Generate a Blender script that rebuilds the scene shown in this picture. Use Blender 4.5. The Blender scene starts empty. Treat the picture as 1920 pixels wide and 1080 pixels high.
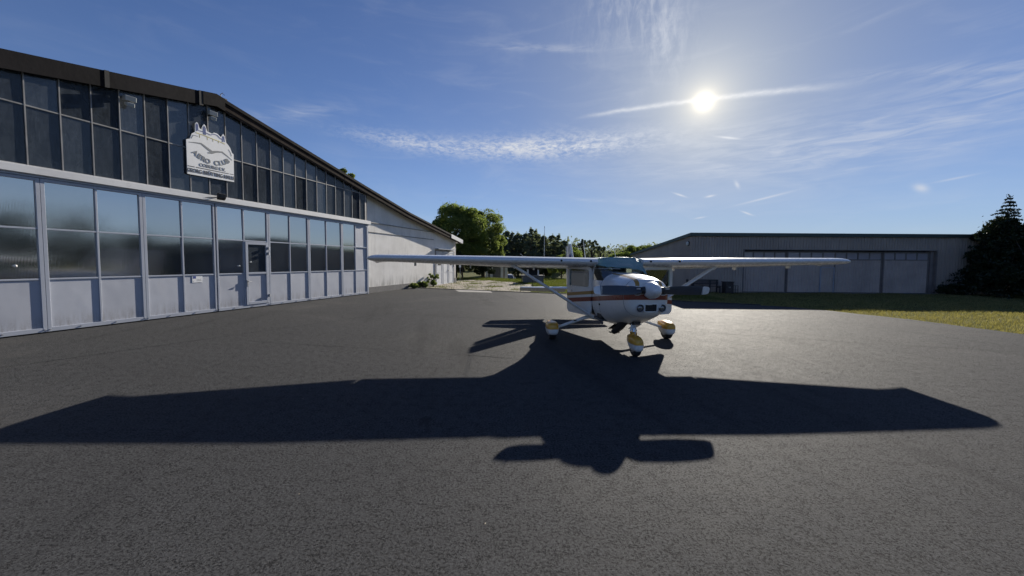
import bpy, bmesh, math, random
import numpy as np
from mathutils import Vector, Matrix

random.seed(7)
rng = np.random.default_rng(11)
R = math.radians
scene = bpy.context.scene
col = scene.collection

# ------------------------------------------------------------------ camera
CAM_H = 1.797
cam_data = bpy.data.cameras.new("camera")
cam = bpy.data.objects.new("camera", cam_data)
col.objects.link(cam)
scene.camera = cam
cam_data.sensor_width = 36.0
cam_data.lens = 36.0 * 720.03 / 1920.0
cam_data.shift_x = 10.37 / 1920.0
cam_data.shift_y = -11.4 / 1920.0
cam_data.clip_start = 0.05
cam_data.clip_end = 3000.0
rt = Vector((0.99997, 0.00038, 0.00735)); up = Vector((-0.00736, 0.05226, 0.99861)); fw = Vector((0.0, 0.99863, -0.05226))
m = Matrix((rt, up, -fw)).transposed().to_4x4()
m.translation = (0, 0, CAM_H)
cam.matrix_world = m

# ------------------------------------------------------------------ light and sky
SUN_AZ, SUN_EL = 26.53, 20.2          # azimuth clockwise from +Y, elevation
SUN_STRENGTH, SKY_STRENGTH, EXPOSURE = 5.0, 0.05, 0.85
sv = Vector((math.sin(R(SUN_AZ)) * math.cos(R(SUN_EL)), math.cos(R(SUN_AZ)) * math.cos(R(SUN_EL)), math.sin(R(SUN_EL))))
sun_data = bpy.data.lights.new("sun", 'SUN')
sun_data.energy = SUN_STRENGTH
sun_data.angle = R(0.5)
sun_data.color = (1.0, 0.93, 0.82)
sun = bpy.data.objects.new("sun", sun_data)
col.objects.link(sun)
sun.rotation_euler = (-sv).to_track_quat('-Z', 'Y').to_euler()

scene.view_settings.view_transform = 'Standard'
scene.view_settings.look = 'None'
scene.view_settings.exposure = EXPOSURE
scene.view_settings.gamma = 1.0
scene.view_settings.use_curve_mapping = False
scene.cycles.max_bounces = 6
scene.cycles.diffuse_bounces = 3
scene.cycles.glossy_bounces = 3
scene.cycles.use_adaptive_sampling = True
scene.cycles.adaptive_threshold = 0.02
scene.cycles.transparent_max_bounces = 16
scene.cycles.use_denoising = True
scene.cycles.sample_clamp_indirect = 6.0


class S:
    """A shader socket with arithmetic, so that node maths reads like maths."""
    def __init__(self, nt, sock): self.nt, self.s = nt, sock
    def _m(self, op, *o, clamp=False):
        n = self.nt.nodes.new('ShaderNodeMath'); n.operation = op; n.use_clamp = clamp
        for i, v in enumerate((self,) + o):
            if isinstance(v, S): self.nt.links.new(v.s, n.inputs[i])
            else: n.inputs[i].default_value = float(v)
        return S(self.nt, n.outputs[0])
    def __add__(self, o): return self._m('ADD', o)
    __radd__ = __add__
    def __sub__(self, o): return self._m('SUBTRACT', o)
    def __rsub__(self, o): return (self * -1.0) + o
    def __mul__(self, o): return self._m('MULTIPLY', o)
    __rmul__ = __mul__
    def __truediv__(self, o): return self._m('DIVIDE', o)
    def pow(self, e): return self._m('POWER', e)
    def abs(self): return self._m('ABSOLUTE')
    def exp(self): return self._m('EXPONENT')
    def max(self, o): return self._m('MAXIMUM', o)
    def min(self, o): return self._m('MINIMUM', o)
    def gt(self, o): return self._m('GREATER_THAN', o)
    def lt(self, o): return self._m('LESS_THAN', o)
    def sat(self): return self._m('ADD', 0.0, clamp=True)
    def step(self, a, b):
        n = self.nt.nodes.new('ShaderNodeMapRange'); n.interpolation_type = 'SMOOTHSTEP'
        self.nt.links.new(self.s, n.inputs[0])
        n.inputs[1].default_value, n.inputs[2].default_value = a, b
        n.inputs[3].default_value, n.inputs[4].default_value = 0, 1
        return S(self.nt, n.outputs[0])


def node(nt, t, **kw):
    n = nt.nodes.new(t)
    for k, v in kw.items(): setattr(n, k, v)
    return n


def xyz(nt, sock):
    n = node(nt, 'ShaderNodeSeparateXYZ'); nt.links.new(sock, n.inputs[0])
    return [S(nt, n.outputs[i]) for i in range(3)]


def combine(nt, x, y, z):
    n = node(nt, 'ShaderNodeCombineXYZ')
    for i, v in enumerate((x, y, z)):
        if isinstance(v, S): nt.links.new(v.s, n.inputs[i])
        else: n.inputs[i].default_value = v
    return n.outputs[0]


def noise(nt, vec, scale, detail=4, rough=0.55, dist=0.0):
    n = node(nt, 'ShaderNodeTexNoise')
    if vec is not None: nt.links.new(vec, n.inputs['Vector'])
    n.inputs['Scale'].default_value = scale; n.inputs['Detail'].default_value = detail
    n.inputs['Roughness'].default_value = rough; n.inputs['Distortion'].default_value = dist
    return S(nt, n.outputs['Fac'])


def mixcol(nt, fac, a, b):
    n = node(nt, 'ShaderNodeMix', data_type='RGBA')
    for i, v in ((0, fac), (6, a), (7, b)):
        if isinstance(v, S): nt.links.new(v.s, n.inputs[i])
        elif hasattr(v, 'is_output'): nt.links.new(v, n.inputs[i])
        elif i == 0: n.inputs[0].default_value = v
        else: n.inputs[i].default_value = (*v, 1) if len(v) == 3 else v
    return n.outputs[2]


world = bpy.data.worlds.new("World")
scene.world = world
world.use_nodes = True
world.cycles.sampling_method = 'MANUAL'
world.cycles.sample_map_resolution = 512
wt = world.node_tree
wt.nodes.clear()
sky = node(wt, 'ShaderNodeTexSky', sky_type='NISHITA', sun_disc=False)
sky.sun_elevation = R(SUN_EL)
sky.sun_rotation = R(SUN_AZ)
sky.altitude = 300
sky.air_density = 1.0
sky.dust_density = 0.0
sky.ozone_density = 4.0
tc = node(wt, 'ShaderNodeTexCoord')
dx, dy, dz = xyz(wt, tc.outputs['Generated'])
az = dx._m('ARCTAN2', dy) * (180 / math.pi)
el = dz._m('ARCSINE') * (180 / math.pi)
ae = combine(wt, az, el, 0.0)
cdot = dx * sv.x + dy * sv.y + dz * sv.z
ang = cdot.min(1.0)._m('ARCCOSINE') * (180 / math.pi)      # degrees from the sun


def streak(caz, cel, la, le, tilt=0.0):
    """soft elliptical patch in azimuth and elevation"""
    a = az - caz; e = el - cel
    c, s_ = math.cos(R(tilt)), math.sin(R(tilt))
    p = (a * c + e * s_) * (1.0 / la); q = (e * c - a * s_) * (1.0 / le)
    return ((p * p + q * q) * -1.0).exp()


def aenoise(sa, se, scale, detail=5, rough=0.6, dist=0.0, off=0.0):
    return noise(wt, combine(wt, az * sa, el * se, off), scale, detail, rough, dist)


lay = combine(wt, dx / (dz + 0.12), dy / (dz + 0.12), 0.0)     # flat cloud layer overhead
veil = noise(wt, lay, 0.9, 4, 0.6, 0.6).step(0.42, 0.85) * (az.step(-45, 10) * 0.05 + 0.02) + aenoise(0.35, 1.6, 0.25, 4, 0.6, 0.8, 3.0).step(0.45, 0.8) * (az.step(-40, 20) * 0.07 + 0.03)
big_ = aenoise(0.5, 1.4, 0.42, 3, 0.6, 0.5, 4.0)
ripple = (aenoise(1.0, 2.3, 0.95, 5, 0.7, 0.5, 1.0) * 0.75 + big_ * 0.35).step(0.40, 0.72)
soft = (streak(6, 16.3, 13, 1.5, 1) + streak(-13, 16.4, 8, 1.0, -3) * 0.6).min(1.0)
band = (soft * ripple * 1.1 + streak(7, 16.5, 11, 0.9, 0) * (big_.step(0.35, 0.65)) * 0.35)
wob = aenoise(1, 1, 0.5, 3, 0.6, 0, 9.0) * 0.9 - 0.45
cx_ = az - 22.0
cpath = el - (cx_ * cx_ * -0.0042 + 20.5 + wob * 0.5)
trail = ((cpath / (0.22 + (az - 9).max(0.0) * 0.0035)).pow(2.0) * -1.0).exp() * az.step(8.5, 17) * (1.0 - az.step(33, 43)) * (aenoise(1, 3, 1.1, 5, 0.7, 0, 2.0) * 0.9 + 0.25)
wisp = (streak(21, 29, 3.0, 5.0, 25) + streak(15, 32, 5, 4, 30) * 0.6) * aenoise(1.6, 0.7, 0.5, 5, 0.65, 0.5, 5.0).step(0.36, 0.75) * 0.42
lines = (streak(6, 28.2, 10, 0.45, -3) * 0.35 + streak(-28, 18.3, 5.5, 0.9, 14) * 0.30 + streak(46.5, 18.6, 6, 0.6, -12) * 0.32
         + streak(52, 16.5, 5, 1.2, -6) * 0.3 + streak(33, 14, 12, 3.2, -8) * 0.30 + streak(46, 13.5, 12, 3.0, 5) * 0.32 + streak(20, 12.5, 14, 1.2, -4) * 0.14 + streak(12, 9, 8, 0.3, -6) * 0.22
         ) * aenoise(0.35, 2.2, 0.55, 5, 0.6, 0.6, 7.0).step(0.3, 0.8)
bits = (streak(24.0, 9.1, 0.75, 0.11, -22) + streak(27.6, 8.7, 0.5, 0.12, 8) + streak(31.8, 6.3, 0.6, 0.10, -25) + streak(33.6, 8.0, 2.4, 0.12, 12) * 0.7
        + streak(30.6, 9.9, 0.2, 0.45, 25) * 0.8 + streak(46.8, 7.7, 0.55, 0.35, -30) + streak(29.5, 15.6, 1.2, 0.12, -14) + streak(26.5, 6.0, 0.6, 0.1, 8) * 0.7 + streak(49, 8.3, 1.2, 0.1, 8) * 0.5)
cloud = (veil + band * 0.8 + trail * 0.8 + wisp + lines + bits * 0.6).sat() * dz.step(0.0, 0.05)
near = (ang * ang * (-1 / 160.0)).exp()
bright = near * 2.0 + 8.0                               # clouds are brighter near the sun
n_c = node(wt, 'ShaderNodeVectorMath', operation='SCALE'); n_c.inputs[0].default_value = (0.97, 1.0, 1.06); wt.links.new(bright.s, n_c.inputs['Scale'])
haze_ = ((ang * (-1 / 12.5)).exp() * 1.12).sat()           # thin high cloud lit from behind
tint = node(wt, 'ShaderNodeVectorMath', operation='MULTIPLY'); wt.links.new(sky.outputs[0], tint.inputs[0]); tint.inputs[1].default_value = (0.80, 0.88, 1.16)
calm = 1.0 - (ang * (-1 / 30.0)).exp() * 0.42              # the clear air is less bright round the sun than the model's
tn2 = node(wt, 'ShaderNodeVectorMath', operation='SCALE'); wt.links.new(tint.outputs[0], tn2.inputs[0]); wt.links.new(calm.s, tn2.inputs['Scale'])
lowhaze = ((el.max(0.0) * (-1 / 9.0)).exp() * 0.62)
low_c = mixcol(wt, lowhaze, tn2.outputs[0], (4.4, 5.45, 7.0))
hz_c = mixcol(wt, haze_, low_c, (6.1, 6.7, 7.5))
clouded = mixcol(wt, cloud, hz_c, n_c.outputs[0])
disc = (1.0 - ang.step(0.2, 0.55)) * 300.0 + ((ang * ang) * (-1 / 0.8)).exp() * 8.0
halo = ((ang * (-1 / 1.1)).exp()) * 7.0 + ((ang * (-1 / 3.2)).exp()) * 2.6
n_d = node(wt, 'ShaderNodeVectorMath', operation='SCALE'); n_d.inputs[0].default_value = (1.0, 0.90, 0.70); wt.links.new(disc.s, n_d.inputs['Scale'])
n_h = node(wt, 'ShaderNodeVectorMath', operation='SCALE'); n_h.inputs[0].default_value = (1.0, 0.80, 0.46); wt.links.new(halo.s, n_h.inputs['Scale'])
n_s = node(wt, 'ShaderNodeVectorMath', operation='ADD'); wt.links.new(clouded, n_s.inputs[0]); wt.links.new(n_d.outputs[0], n_s.inputs[1])
n_t = node(wt, 'ShaderNodeVectorMath', operation='ADD'); wt.links.new(n_s.outputs[0], n_t.inputs[0]); wt.links.new(n_h.outputs[0], n_t.inputs[1])
bg = node(wt, 'ShaderNodeBackground')
bg.inputs['Strength'].default_value = SKY_STRENGTH
wt.links.new(n_t.outputs[0], bg.inputs['Color'])
wo = node(wt, 'ShaderNodeOutputWorld')
wt.links.new(bg.outputs[0], wo.inputs[0])

# ------------------------------------------------------------------ helpers: materials
def new_mat(name):
    mt = bpy.data.materials.new(name); mt.use_nodes = True
    nt = mt.node_tree
    return mt, nt, nt.nodes['Principled BSDF']


def objco(nt): return node(nt, 'ShaderNodeTexCoord').outputs['Object']


def worldco(nt): return node(nt, 'ShaderNodeNewGeometry').outputs['Position']


def add_bump(nt, b, h, strength, dist):
    n = node(nt, 'ShaderNodeBump'); n.inputs['Strength'].default_value = strength; n.inputs['Distance'].default_value = dist
    nt.links.new(h.s, n.inputs['Height']); nt.links.new(n.outputs[0], b.inputs['Normal'])


def link(nt, v, sock):
    if isinstance(v, S): nt.links.new(v.s, sock)
    elif hasattr(v, 'is_output'): nt.links.new(v, sock)
    else: sock.default_value = v


def simple(name, c, rough=0.5, metal=0.0, vary=0.12, scale=3.0, grime=0.0, bump=0.0, spec=0.5, island=0.0, coat=0.0):
    """painted or raw surface: broad tone variation, fine grime, uneven gloss"""
    mt, nt, b = new_mat(name)
    w = worldco(nt)
    n1 = noise(nt, w, scale, 5, 0.6); n2 = noise(nt, w, scale * 9, 4, 0.65)
    f = (n1 * 0.7 + n2 * 0.3)
    if island:
        g = node(nt, 'ShaderNodeNewGeometry'); oi = node(nt, 'ShaderNodeObjectInfo')
        f = f + (S(nt, oi.outputs['Random']) - 0.5) * island
    c2 = tuple(max(0, x * (1 - vary * 2.2)) for x in c); c3 = tuple(min(1, x * (1 + vary)) for x in c)
    colr = mixcol(nt, f.step(0.25, 0.75), c2, c3)
    if grime:
        colr = mixcol(nt, n2.step(0.5, 0.8) * n1.step(0.4, 0.7) * grime, colr, tuple(x * 0.45 for x in c))
    link(nt, colr, b.inputs['Base Color'])
    link(nt, (n2 - 0.5) * 0.25 + rough, b.inputs['Roughness'])
    b.inputs['Metallic'].default_value = metal
    b.inputs['Specular IOR Level'].default_value = spec
    b.inputs['Coat Weight'].default_value = coat
    b.inputs['Coat Roughness'].default_value = 0.12
    if bump: add_bump(nt, b, n2, bump, 0.01)
    return mt


def foliage_mat(name, dark, light, trans=0.3, scale=0.8):
    mt, nt, b = new_mat(name)
    nt.nodes.remove(b)
    g = node(nt, 'ShaderNodeNewGeometry')
    f = S(nt, g.outputs['Random Per Island']) * 0.6 + noise(nt, g.outputs['Position'], scale, 3) * 0.55
    c = mixcol(nt, f.step(0.2, 0.95), dark, light)
    d = node(nt, 'ShaderNodeBsdfDiffuse'); t = node(nt, 'ShaderNodeBsdfTranslucent'); mx = node(nt, 'ShaderNodeMixShader')
    gl = node(nt, 'ShaderNodeBsdfGlossy'); gl.inputs['Roughness'].default_value = 0.45; gl.inputs['Color'].default_value = (0.5, 0.5, 0.5, 1)
    link(nt, c, d.inputs[0])
    tcx = mixcol(nt, 0.5, c, (light[0] * 1.3, light[1] * 1.3, light[2] * 0.6))
    link(nt, tcx, t.inputs[0])
    mx.inputs[0].default_value = trans
    nt.links.new(d.outputs[0], mx.inputs[1]); nt.links.new(t.outputs[0], mx.inputs[2])
    m2 = node(nt, 'ShaderNodeMixShader'); m2.inputs[0].default_value = 0.04
    nt.links.new(mx.outputs[0], m2.inputs[1]); nt.links.new(gl.outputs[0], m2.inputs[2])
    nt.links.new(m2.outputs[0], nt.nodes['Material Output'].inputs[0])
    return mt


# ------------------------------------------------------------------ helpers: meshes
class MB:
    def __init__(self): self.v, self.f = [], []
    def add(self, vs, fs):
        o = len(self.v); self.v += [tuple(v) for v in vs]; self.f += [tuple(i + o for i in f) for f in fs]; return self
    def box(self, x0, x1, y0, y1, z0, z1):
        vs = [(x0, y0, z0), (x1, y0, z0), (x1, y1, z0), (x0, y1, z0), (x0, y0, z1), (x1, y0, z1), (x1, y1, z1), (x0, y1, z1)]
        return self.add(vs, [(0, 3, 2, 1), (4, 5, 6, 7), (0, 1, 5, 4), (1, 2, 6, 5), (2, 3, 7, 6), (3, 0, 4, 7)])
    def hexa(self, b4, t4):
        return self.add(list(b4) + list(t4), [(0, 3, 2, 1), (4, 5, 6, 7), (0, 1, 5, 4), (1, 2, 6, 5), (2, 3, 7, 6), (3, 0, 4, 7)])
    def loft(self, rings, cap=True, closed=True):
        n = len(rings[0]); vs = [p for r in rings for p in r]; fs = []
        for i in range(len(rings) - 1):
            for j in range(n if closed else n - 1):
                k = (j + 1) % n
                fs.append((i * n + j, i * n + k, (i + 1) * n + k, (i + 1) * n + j))
        if cap:
            fs.append(tuple(reversed(range(n)))); fs.append(tuple((len(rings) - 1) * n + j for j in range(n)))
        return self.add(vs, fs)
    def tube(self, path, r, n=8, cap=True, sx=1.0):
        path = [Vector(p) for p in path]; rs = r if isinstance(r, (list, tuple)) else [r] * len(path)
        rings = []; ref = None
        for i, p in enumerate(path):
            t = (path[min(i + 1, len(path) - 1)] - path[max(i - 1, 0)]).normalized()
            if ref is None: ref = Vector((0, 0, 1)) if abs(t.z) < 0.9 else Vector((1, 0, 0))
            a = t.cross(ref).normalized(); b = t.cross(a).normalized()
            rings.append([p + a * math.cos(2 * math.pi * k / n) * rs[i] * sx + b * math.sin(2 * math.pi * k / n) * rs[i] for k in range(n)])
        return self.loft(rings, cap)
    def prism(self, poly, y0, y1):
        """polygon in x,z extruded along y"""
        n = len(poly)
        vs = [(x, y0, z) for x, z in poly] + [(x, y1, z) for x, z in poly]
        fs = [tuple(range(n)), tuple(reversed(range(n, 2 * n)))] + [(i, i + n, (i + 1) % n + n, (i + 1) % n) for i in range(n)]
        return self.add(vs, fs)
    def mesh(self, name, fix=True):
        me = bpy.data.meshes.new(name); me.from_pydata(self.v, [], self.f); me.update()
        if fix:
            bm = bmesh.new(); bm.from_mesh(me); bmesh.ops.recalc_face_normals(bm, faces=bm.faces); bm.to_mesh(me); bm.free()
        return me
    def build(self, name, mat, parent=None, smooth=None, bevel=0.0):
        me = self.mesh(name)
        return link_mesh(name, me, mat, parent, smooth, bevel)


def link_mesh(name, me, mat, parent=None, smooth=None, bevel=0.0):
    if bevel:
        bm = bmesh.new(); bm.from_mesh(me)
        bmesh.ops.bevel(bm, geom=[e for e in bm.edges if len(e.link_faces) == 2 and e.calc_face_angle(0) > 0.6], offset=bevel, segments=1, affect='EDGES', clamp_overlap=True)
        bm.to_mesh(me); bm.free()
    if mat is not None and not me.materials: me.materials.append(mat)
    if smooth is not None:
        for p in me.polygons: p.use_smooth = True
        if smooth < 180:
            me.set_sharp_from_angle(angle=R(smooth))
    o = bpy.data.objects.new(name, me); col.objects.link(o)
    if parent is not None: o.parent = parent
    return o


def np_mesh(name, V, k):
    """V: (n*k,3) with k vertices per separate face"""
    V = np.ascontiguousarray(V, dtype=np.float32); nv = len(V); nf = nv // k
    me = bpy.data.meshes.new(name)
    me.vertices.add(nv); me.vertices.foreach_set('co', V.ravel())
    me.loops.add(nv); me.loops.foreach_set('vertex_index', np.arange(nv, dtype=np.int32))
    me.polygons.add(nf); me.polygons.foreach_set('loop_start', np.arange(0, nv, k, dtype=np.int32))
    me.update(calc_edges=True)
    return me


def tag(o, label, cat, group=None, kind=None):
    if label: o['label'] = label
    if cat: o['category'] = cat
    if group: o['group'] = group
    if kind: o['kind'] = kind
    return o


def thing(name, label, cat, loc=(0, 0, 0), rz=0.0, group=None):
    o = bpy.data.objects.new(name, None); col.objects.link(o)
    o.empty_display_size = 0.2
    o.location = loc; o.rotation_euler = (0, 0, rz)
    return tag(o, label, cat, group)


def struct(o): o['kind'] = 'structure'; return o


def copy_tree(o, parent=None):
    c = o.copy(); col.objects.link(c); c.parent = parent
    for ch in o.children: copy_tree(ch, c)
    return c


def text_mesh(s, size, bold=0.0, depth=0.004, align='CENTER'):
    cu = bpy.data.curves.new('lettering', 'FONT'); cu.body = s; cu.size = size; cu.extrude = depth; cu.offset = bold
    cu.align_x = align; cu.align_y = 'CENTER'; cu.resolution_u = 3
    ob = bpy.data.objects.new('lettering', cu); col.objects.link(ob)
    dg = bpy.context.evaluated_depsgraph_get()
    me = bpy.data.meshes.new_from_object(ob.evaluated_get(dg))
    bpy.data.objects.remove(ob); bpy.data.curves.remove(cu)
    me.name = 'lettering'
    return me


# ------------------------------------------------------------------ materials
def asphalt():
    mt, nt, b = new_mat('asphalt')
    w = worldco(nt)
    fine = noise(nt, w, 55, 5, 0.75)
    mid = noise(nt, w, 2.2, 5, 0.6); big = noise(nt, w, 0.35, 4, 0.6)
    x, y, z = xyz(nt, w)
    sw = noise(nt, combine(nt, x * 0.12 + y * 0.05, y * 1.0, 0.0), 0.9, 4, 0.6)     # paver passes
    f = fine
    c = mixcol(nt, f.step(0.30, 0.70), (0.030, 0.0305, 0.0315), (0.098, 0.0985, 0.100))
    c = mixcol(nt, (mid * 0.45 + big * 0.35 + sw * 0.4 - 0.18).step(0.22, 0.68), mixcol(nt, 0.30, c, (0.040, 0.039, 0.038)), c)
    coarse = noise(nt, w, 9, 3, 0.6)
    grain = noise(nt, w, 46, 4, 0.85)
    pits = (grain + (coarse - 0.5) * 0.25).step(0.52, 0.62)
    c = mixcol(nt, pits * 0.8, c, (0.012, 0.012, 0.013))
    chips = noise(nt, w, 90, 2, 0.9).step(0.74, 0.80)
    c = mixcol(nt, chips * 0.35, c, (0.22, 0.215, 0.21))
    tyre = noise(nt, combine(nt, x * 1.3 + y * 0.25, y * 0.10 - x * 0.02, 3.0), 1.1, 4, 0.6).step(0.56, 0.72)      # rubbed tracks towards the doors
    c = mixcol(nt, tyre * 0.42, c, (0.030, 0.030, 0.031))
    stain = noise(nt, w, 0.75, 6, 0.7, 1.2).step(0.63, 0.70)
    c = mixcol(nt, stain * 0.5, c, (0.028, 0.027, 0.026))
    dust = noise(nt, w, 0.22, 5, 0.65, 0.5).step(0.5, 0.75)
    c = mixcol(nt, dust * 0.25, c, (0.135, 0.128, 0.118))
    link(nt, c, b.inputs['Base Color'])
    link(nt, (fine * 0.2 + mid * 0.14 + 0.58), b.inputs['Roughness'])
    b.inputs['Specular IOR Level'].default_value = 0.045
    h = fine * 0.8 - pits * 0.5
    add_bump(nt, b, h, 0.85, 0.007)
    return mt


def turf(name, dark, light, dry, dryness=0.5):
    mt, nt, b = new_mat(name)
    w = worldco(nt)
    n1 = noise(nt, w, 0.8, 5, 0.6); n2 = noise(nt, w, 14, 5, 0.7); n3 = noise(nt, w, 60, 3, 0.7)
    c = mixcol(nt, (n2 * 0.6 + n3 * 0.4).step(0.3, 0.7), dark, light)
    c = mixcol(nt, n1.step(0.35, 0.7) * dryness, c, dry)
    link(nt, c, b.inputs['Base Color']); b.inputs['Roughness'].default_value = 0.95; b.inputs['Specular IOR Level'].default_value = 0.045
    add_bump(nt, b, n2 + n3 * 0.5, 0.8, 0.05)
    return mt


def gravel():
    mt, nt, b = new_mat('gravel')
    w = worldco(nt)
    v = node(nt, 'ShaderNodeTexVoronoi'); v.inputs['Scale'].default_value = 14; nt.links.new(w, v.inputs['Vector'])
    sp = node(nt, 'ShaderNodeSeparateColor'); nt.links.new(v.outputs['Color'], sp.inputs[0])
    n1 = noise(nt, w, 0.9, 5, 0.65); n2 = noise(nt, w, 8, 5, 0.7)
    c = mixcol(nt, S(nt, sp.outputs[0]), (0.13, 0.105, 0.08), (0.36, 0.31, 0.25))
    c = mixcol(nt, (n1 * 0.6 + n2 * 0.4).step(0.48, 0.62) * 0.85, c, (0.09, 0.10, 0.03))
    link(nt, c, b.inputs['Base Color']); b.inputs['Roughness'].default_value = 0.9
    add_bump(nt, b, S(nt, v.outputs['Distance']) * -1.0 + n2, 0.8, 0.05)
    return mt


def plaster():
    mt, nt, b = new_mat('plaster')
    o = objco(nt); x, y, z = xyz(nt, o)
    st = noise(nt, combine(nt, x * 3.0, y, z * 0.35), 1.6, 6, 0.7, 0.3)     # rain streaks
    n1 = noise(nt, o, 0.9, 5, 0.6); n2 = noise(nt, o, 30, 4, 0.7)
    c = mixcol(nt, n1.step(0.3, 0.7), (0.66, 0.64, 0.60), (0.78, 0.76, 0.72))
    c = mixcol(nt, st.step(0.50, 0.74) * 0.38, c, (0.42, 0.405, 0.38))
    low = 1.0 - z.step(0.2, 1.1)
    c = mixcol(nt, low * (st * 0.9 + n1 * 0.3).step(0.45, 0.8) * 0.8, c, (0.20, 0.19, 0.17))
    link(nt, c, b.inputs['Base Color']); b.inputs['Roughness'].default_value = 0.9; b.inputs['Specular IOR Level'].default_value = 0.2
    add_bump(nt, b, n2 + st * 0.4, 0.35, 0.01)
    return mt


def reflective_glass(name, refl, rough, base, ribs=True, dirt=0.2, clear=0.0):
    """old glazing: opaque-looking from outside, partly mirror, with rolled ribs and a film of dust"""
    mt, nt, b = new_mat(name)
    nt.nodes.remove(b)
    o = objco(nt); x, y, z = xyz(nt, o)
    d = node(nt, 'ShaderNodeBsdfDiffuse'); g = node(nt, 'ShaderNodeBsdfGlossy'); mx = node(nt, 'ShaderNodeMixShader')
    n1 = noise(nt, o, 1.7, 5, 0.65, 0.6); n2 = noise(nt, combine(nt, x * 5, y, z * 0.6), 3, 5, 0.7)
    oi = S(nt, node(nt, 'ShaderNodeObjectInfo').outputs['Random'])
    n3 = noise(nt, o, 9.0, 6, 0.75, 0.4)
    c = mixcol(nt, (n1 * 0.25 + n2 * 0.35 + n3 * 0.45 - 0.02).step(0.36, 0.72) * dirt, base, (0.082, 0.096, 0.115))
    link(nt, c, d.inputs[0])
    g.inputs['Color'].default_value = (0.96, 0.93, 0.88, 1)
    link(nt, (n2 * 0.06 + rough), g.inputs['Roughness'])
    if ribs:
        wv = node(nt, 'ShaderNodeTexWave', wave_type='BANDS', bands_direction='X'); wv.inputs['Scale'].default_value = 14; nt.links.new(o, wv.inputs['Vector'])
        h = S(nt, wv.outputs['Fac']) + noise(nt, combine(nt, x * 25, y, z * 1.2), 1, 2) * 0.8
        dd = 0.0005
    else:
        h = noise(nt, o, 1.1, 3, 0.5); dd = 0.012
    bp = node(nt, 'ShaderNodeBump'); bp.inputs['Strength'].default_value = 0.5; bp.inputs['Distance'].default_value = dd
    nt.links.new(h.s, bp.inputs['Height']); nt.links.new(bp.outputs[0], g.inputs['Normal'])
    link(nt, (oi - 0.5) * 0.10 + refl, mx.inputs[0])
    first = d.outputs[0]
    if clear:
        tp = node(nt, 'ShaderNodeBsdfTransparent'); tp.inputs[0].default_value = (0.75, 0.82, 0.86, 1); m3 = node(nt, 'ShaderNodeMixShader'); m3.inputs[0].default_value = clear
        nt.links.new(d.outputs[0], m3.inputs[1]); nt.links.new(tp.outputs[0], m3.inputs[2]); first = m3.outputs[0]
    nt.links.new(first, mx.inputs[1]); nt.links.new(g.outputs[0], mx.inputs[2])
    nt.links.new(mx.outputs[0], nt.nodes['Material Output'].inputs[0])
    return mt


def clear_glass(name, tint, refl=0.14, rough=0.03):
    mt, nt, b = new_mat(name)
    nt.nodes.remove(b)
    t = node(nt, 'ShaderNodeBsdfTransparent'); t.inputs[0].default_value = (*tint, 1)
    g = node(nt, 'ShaderNodeBsdfGlossy'); g.inputs['Roughness'].default_value = rough; g.inputs['Color'].default_value = (0.9, 0.95, 0.95, 1)
    fr = node(nt, 'ShaderNodeFresnel'); fr.inputs[0].default_value = 1.5
    mx = node(nt, 'ShaderNodeMixShader')
    link(nt, (S(nt, fr.outputs[0]) + refl).min(1.0), mx.inputs[0])
    nt.links.new(t.outputs[0], mx.inputs[1]); nt.links.new(g.outputs[0], mx.inputs[2])
    nt.links.new(mx.outputs[0], nt.nodes['Material Output'].inputs[0])
    return mt


WHITE = (0.72, 0.72, 0.70); RED = (0.20, 0.028, 0.015); GOLD = (0.34, 0.19, 0.03)


def livery(name, off=(0, 0, 0), cowl=True, base=WHITE):
    """white aircraft paint with a red and a gold cheat line, in the aircraft's own coordinates (y aft)"""
    mt, nt, b = new_mat(name)
    o = objco(nt); x, y, z = xyz(nt, o)
    x = x + off[0]; y = y + off[1]; z = z + off[2]
    yf = y * -1.0
    zz = z - (yf - 0.2) * 0.115
    red = (1.0 - (zz - 0.96).abs().step(0.047, 0.050))
    gold = (1.0 - (zz - 1.105).abs().step(0.036, 0.039)) * (1.0 - yf.step(0.78, 0.80))
    if cowl:
        top = (1.0 - (x.abs() - 0.245 + (yf - 1.0) * 0.03).abs().step(0.032, 0.036)) * yf.step(0.8, 0.82) * z.step(1.33, 1.36)
        gold = gold.max(top)
    n1 = noise(nt, o, 2.0, 5, 0.6); n2 = noise(nt, o, 40, 3, 0.7); st = noise(nt, combine(nt, x * 2, y * 0.6, z * 4), 3, 5, 0.7)
    c = mixcol(nt, n1.step(0.3, 0.7), tuple(q * 0.93 for q in base), base)
    c = mixcol(nt, st.step(0.52, 0.78) * 0.22 + (1.0 - z.step(0.5, 0.8)) * st.step(0.4, 0.7) * 0.35, c, (0.33, 0.29, 0.23))
    c = mixcol(nt, red, c, RED); c = mixcol(nt, gold, c, GOLD)
    link(nt, c, b.inputs['Base Color'])
    link(nt, n2 * 0.10 + st * 0.08 + 0.20, b.inputs['Roughness'])
    b.inputs['Coat Weight'].default_value = 0.35; b.inputs['Coat Roughness'].default_value = 0.08
    return mt


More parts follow.
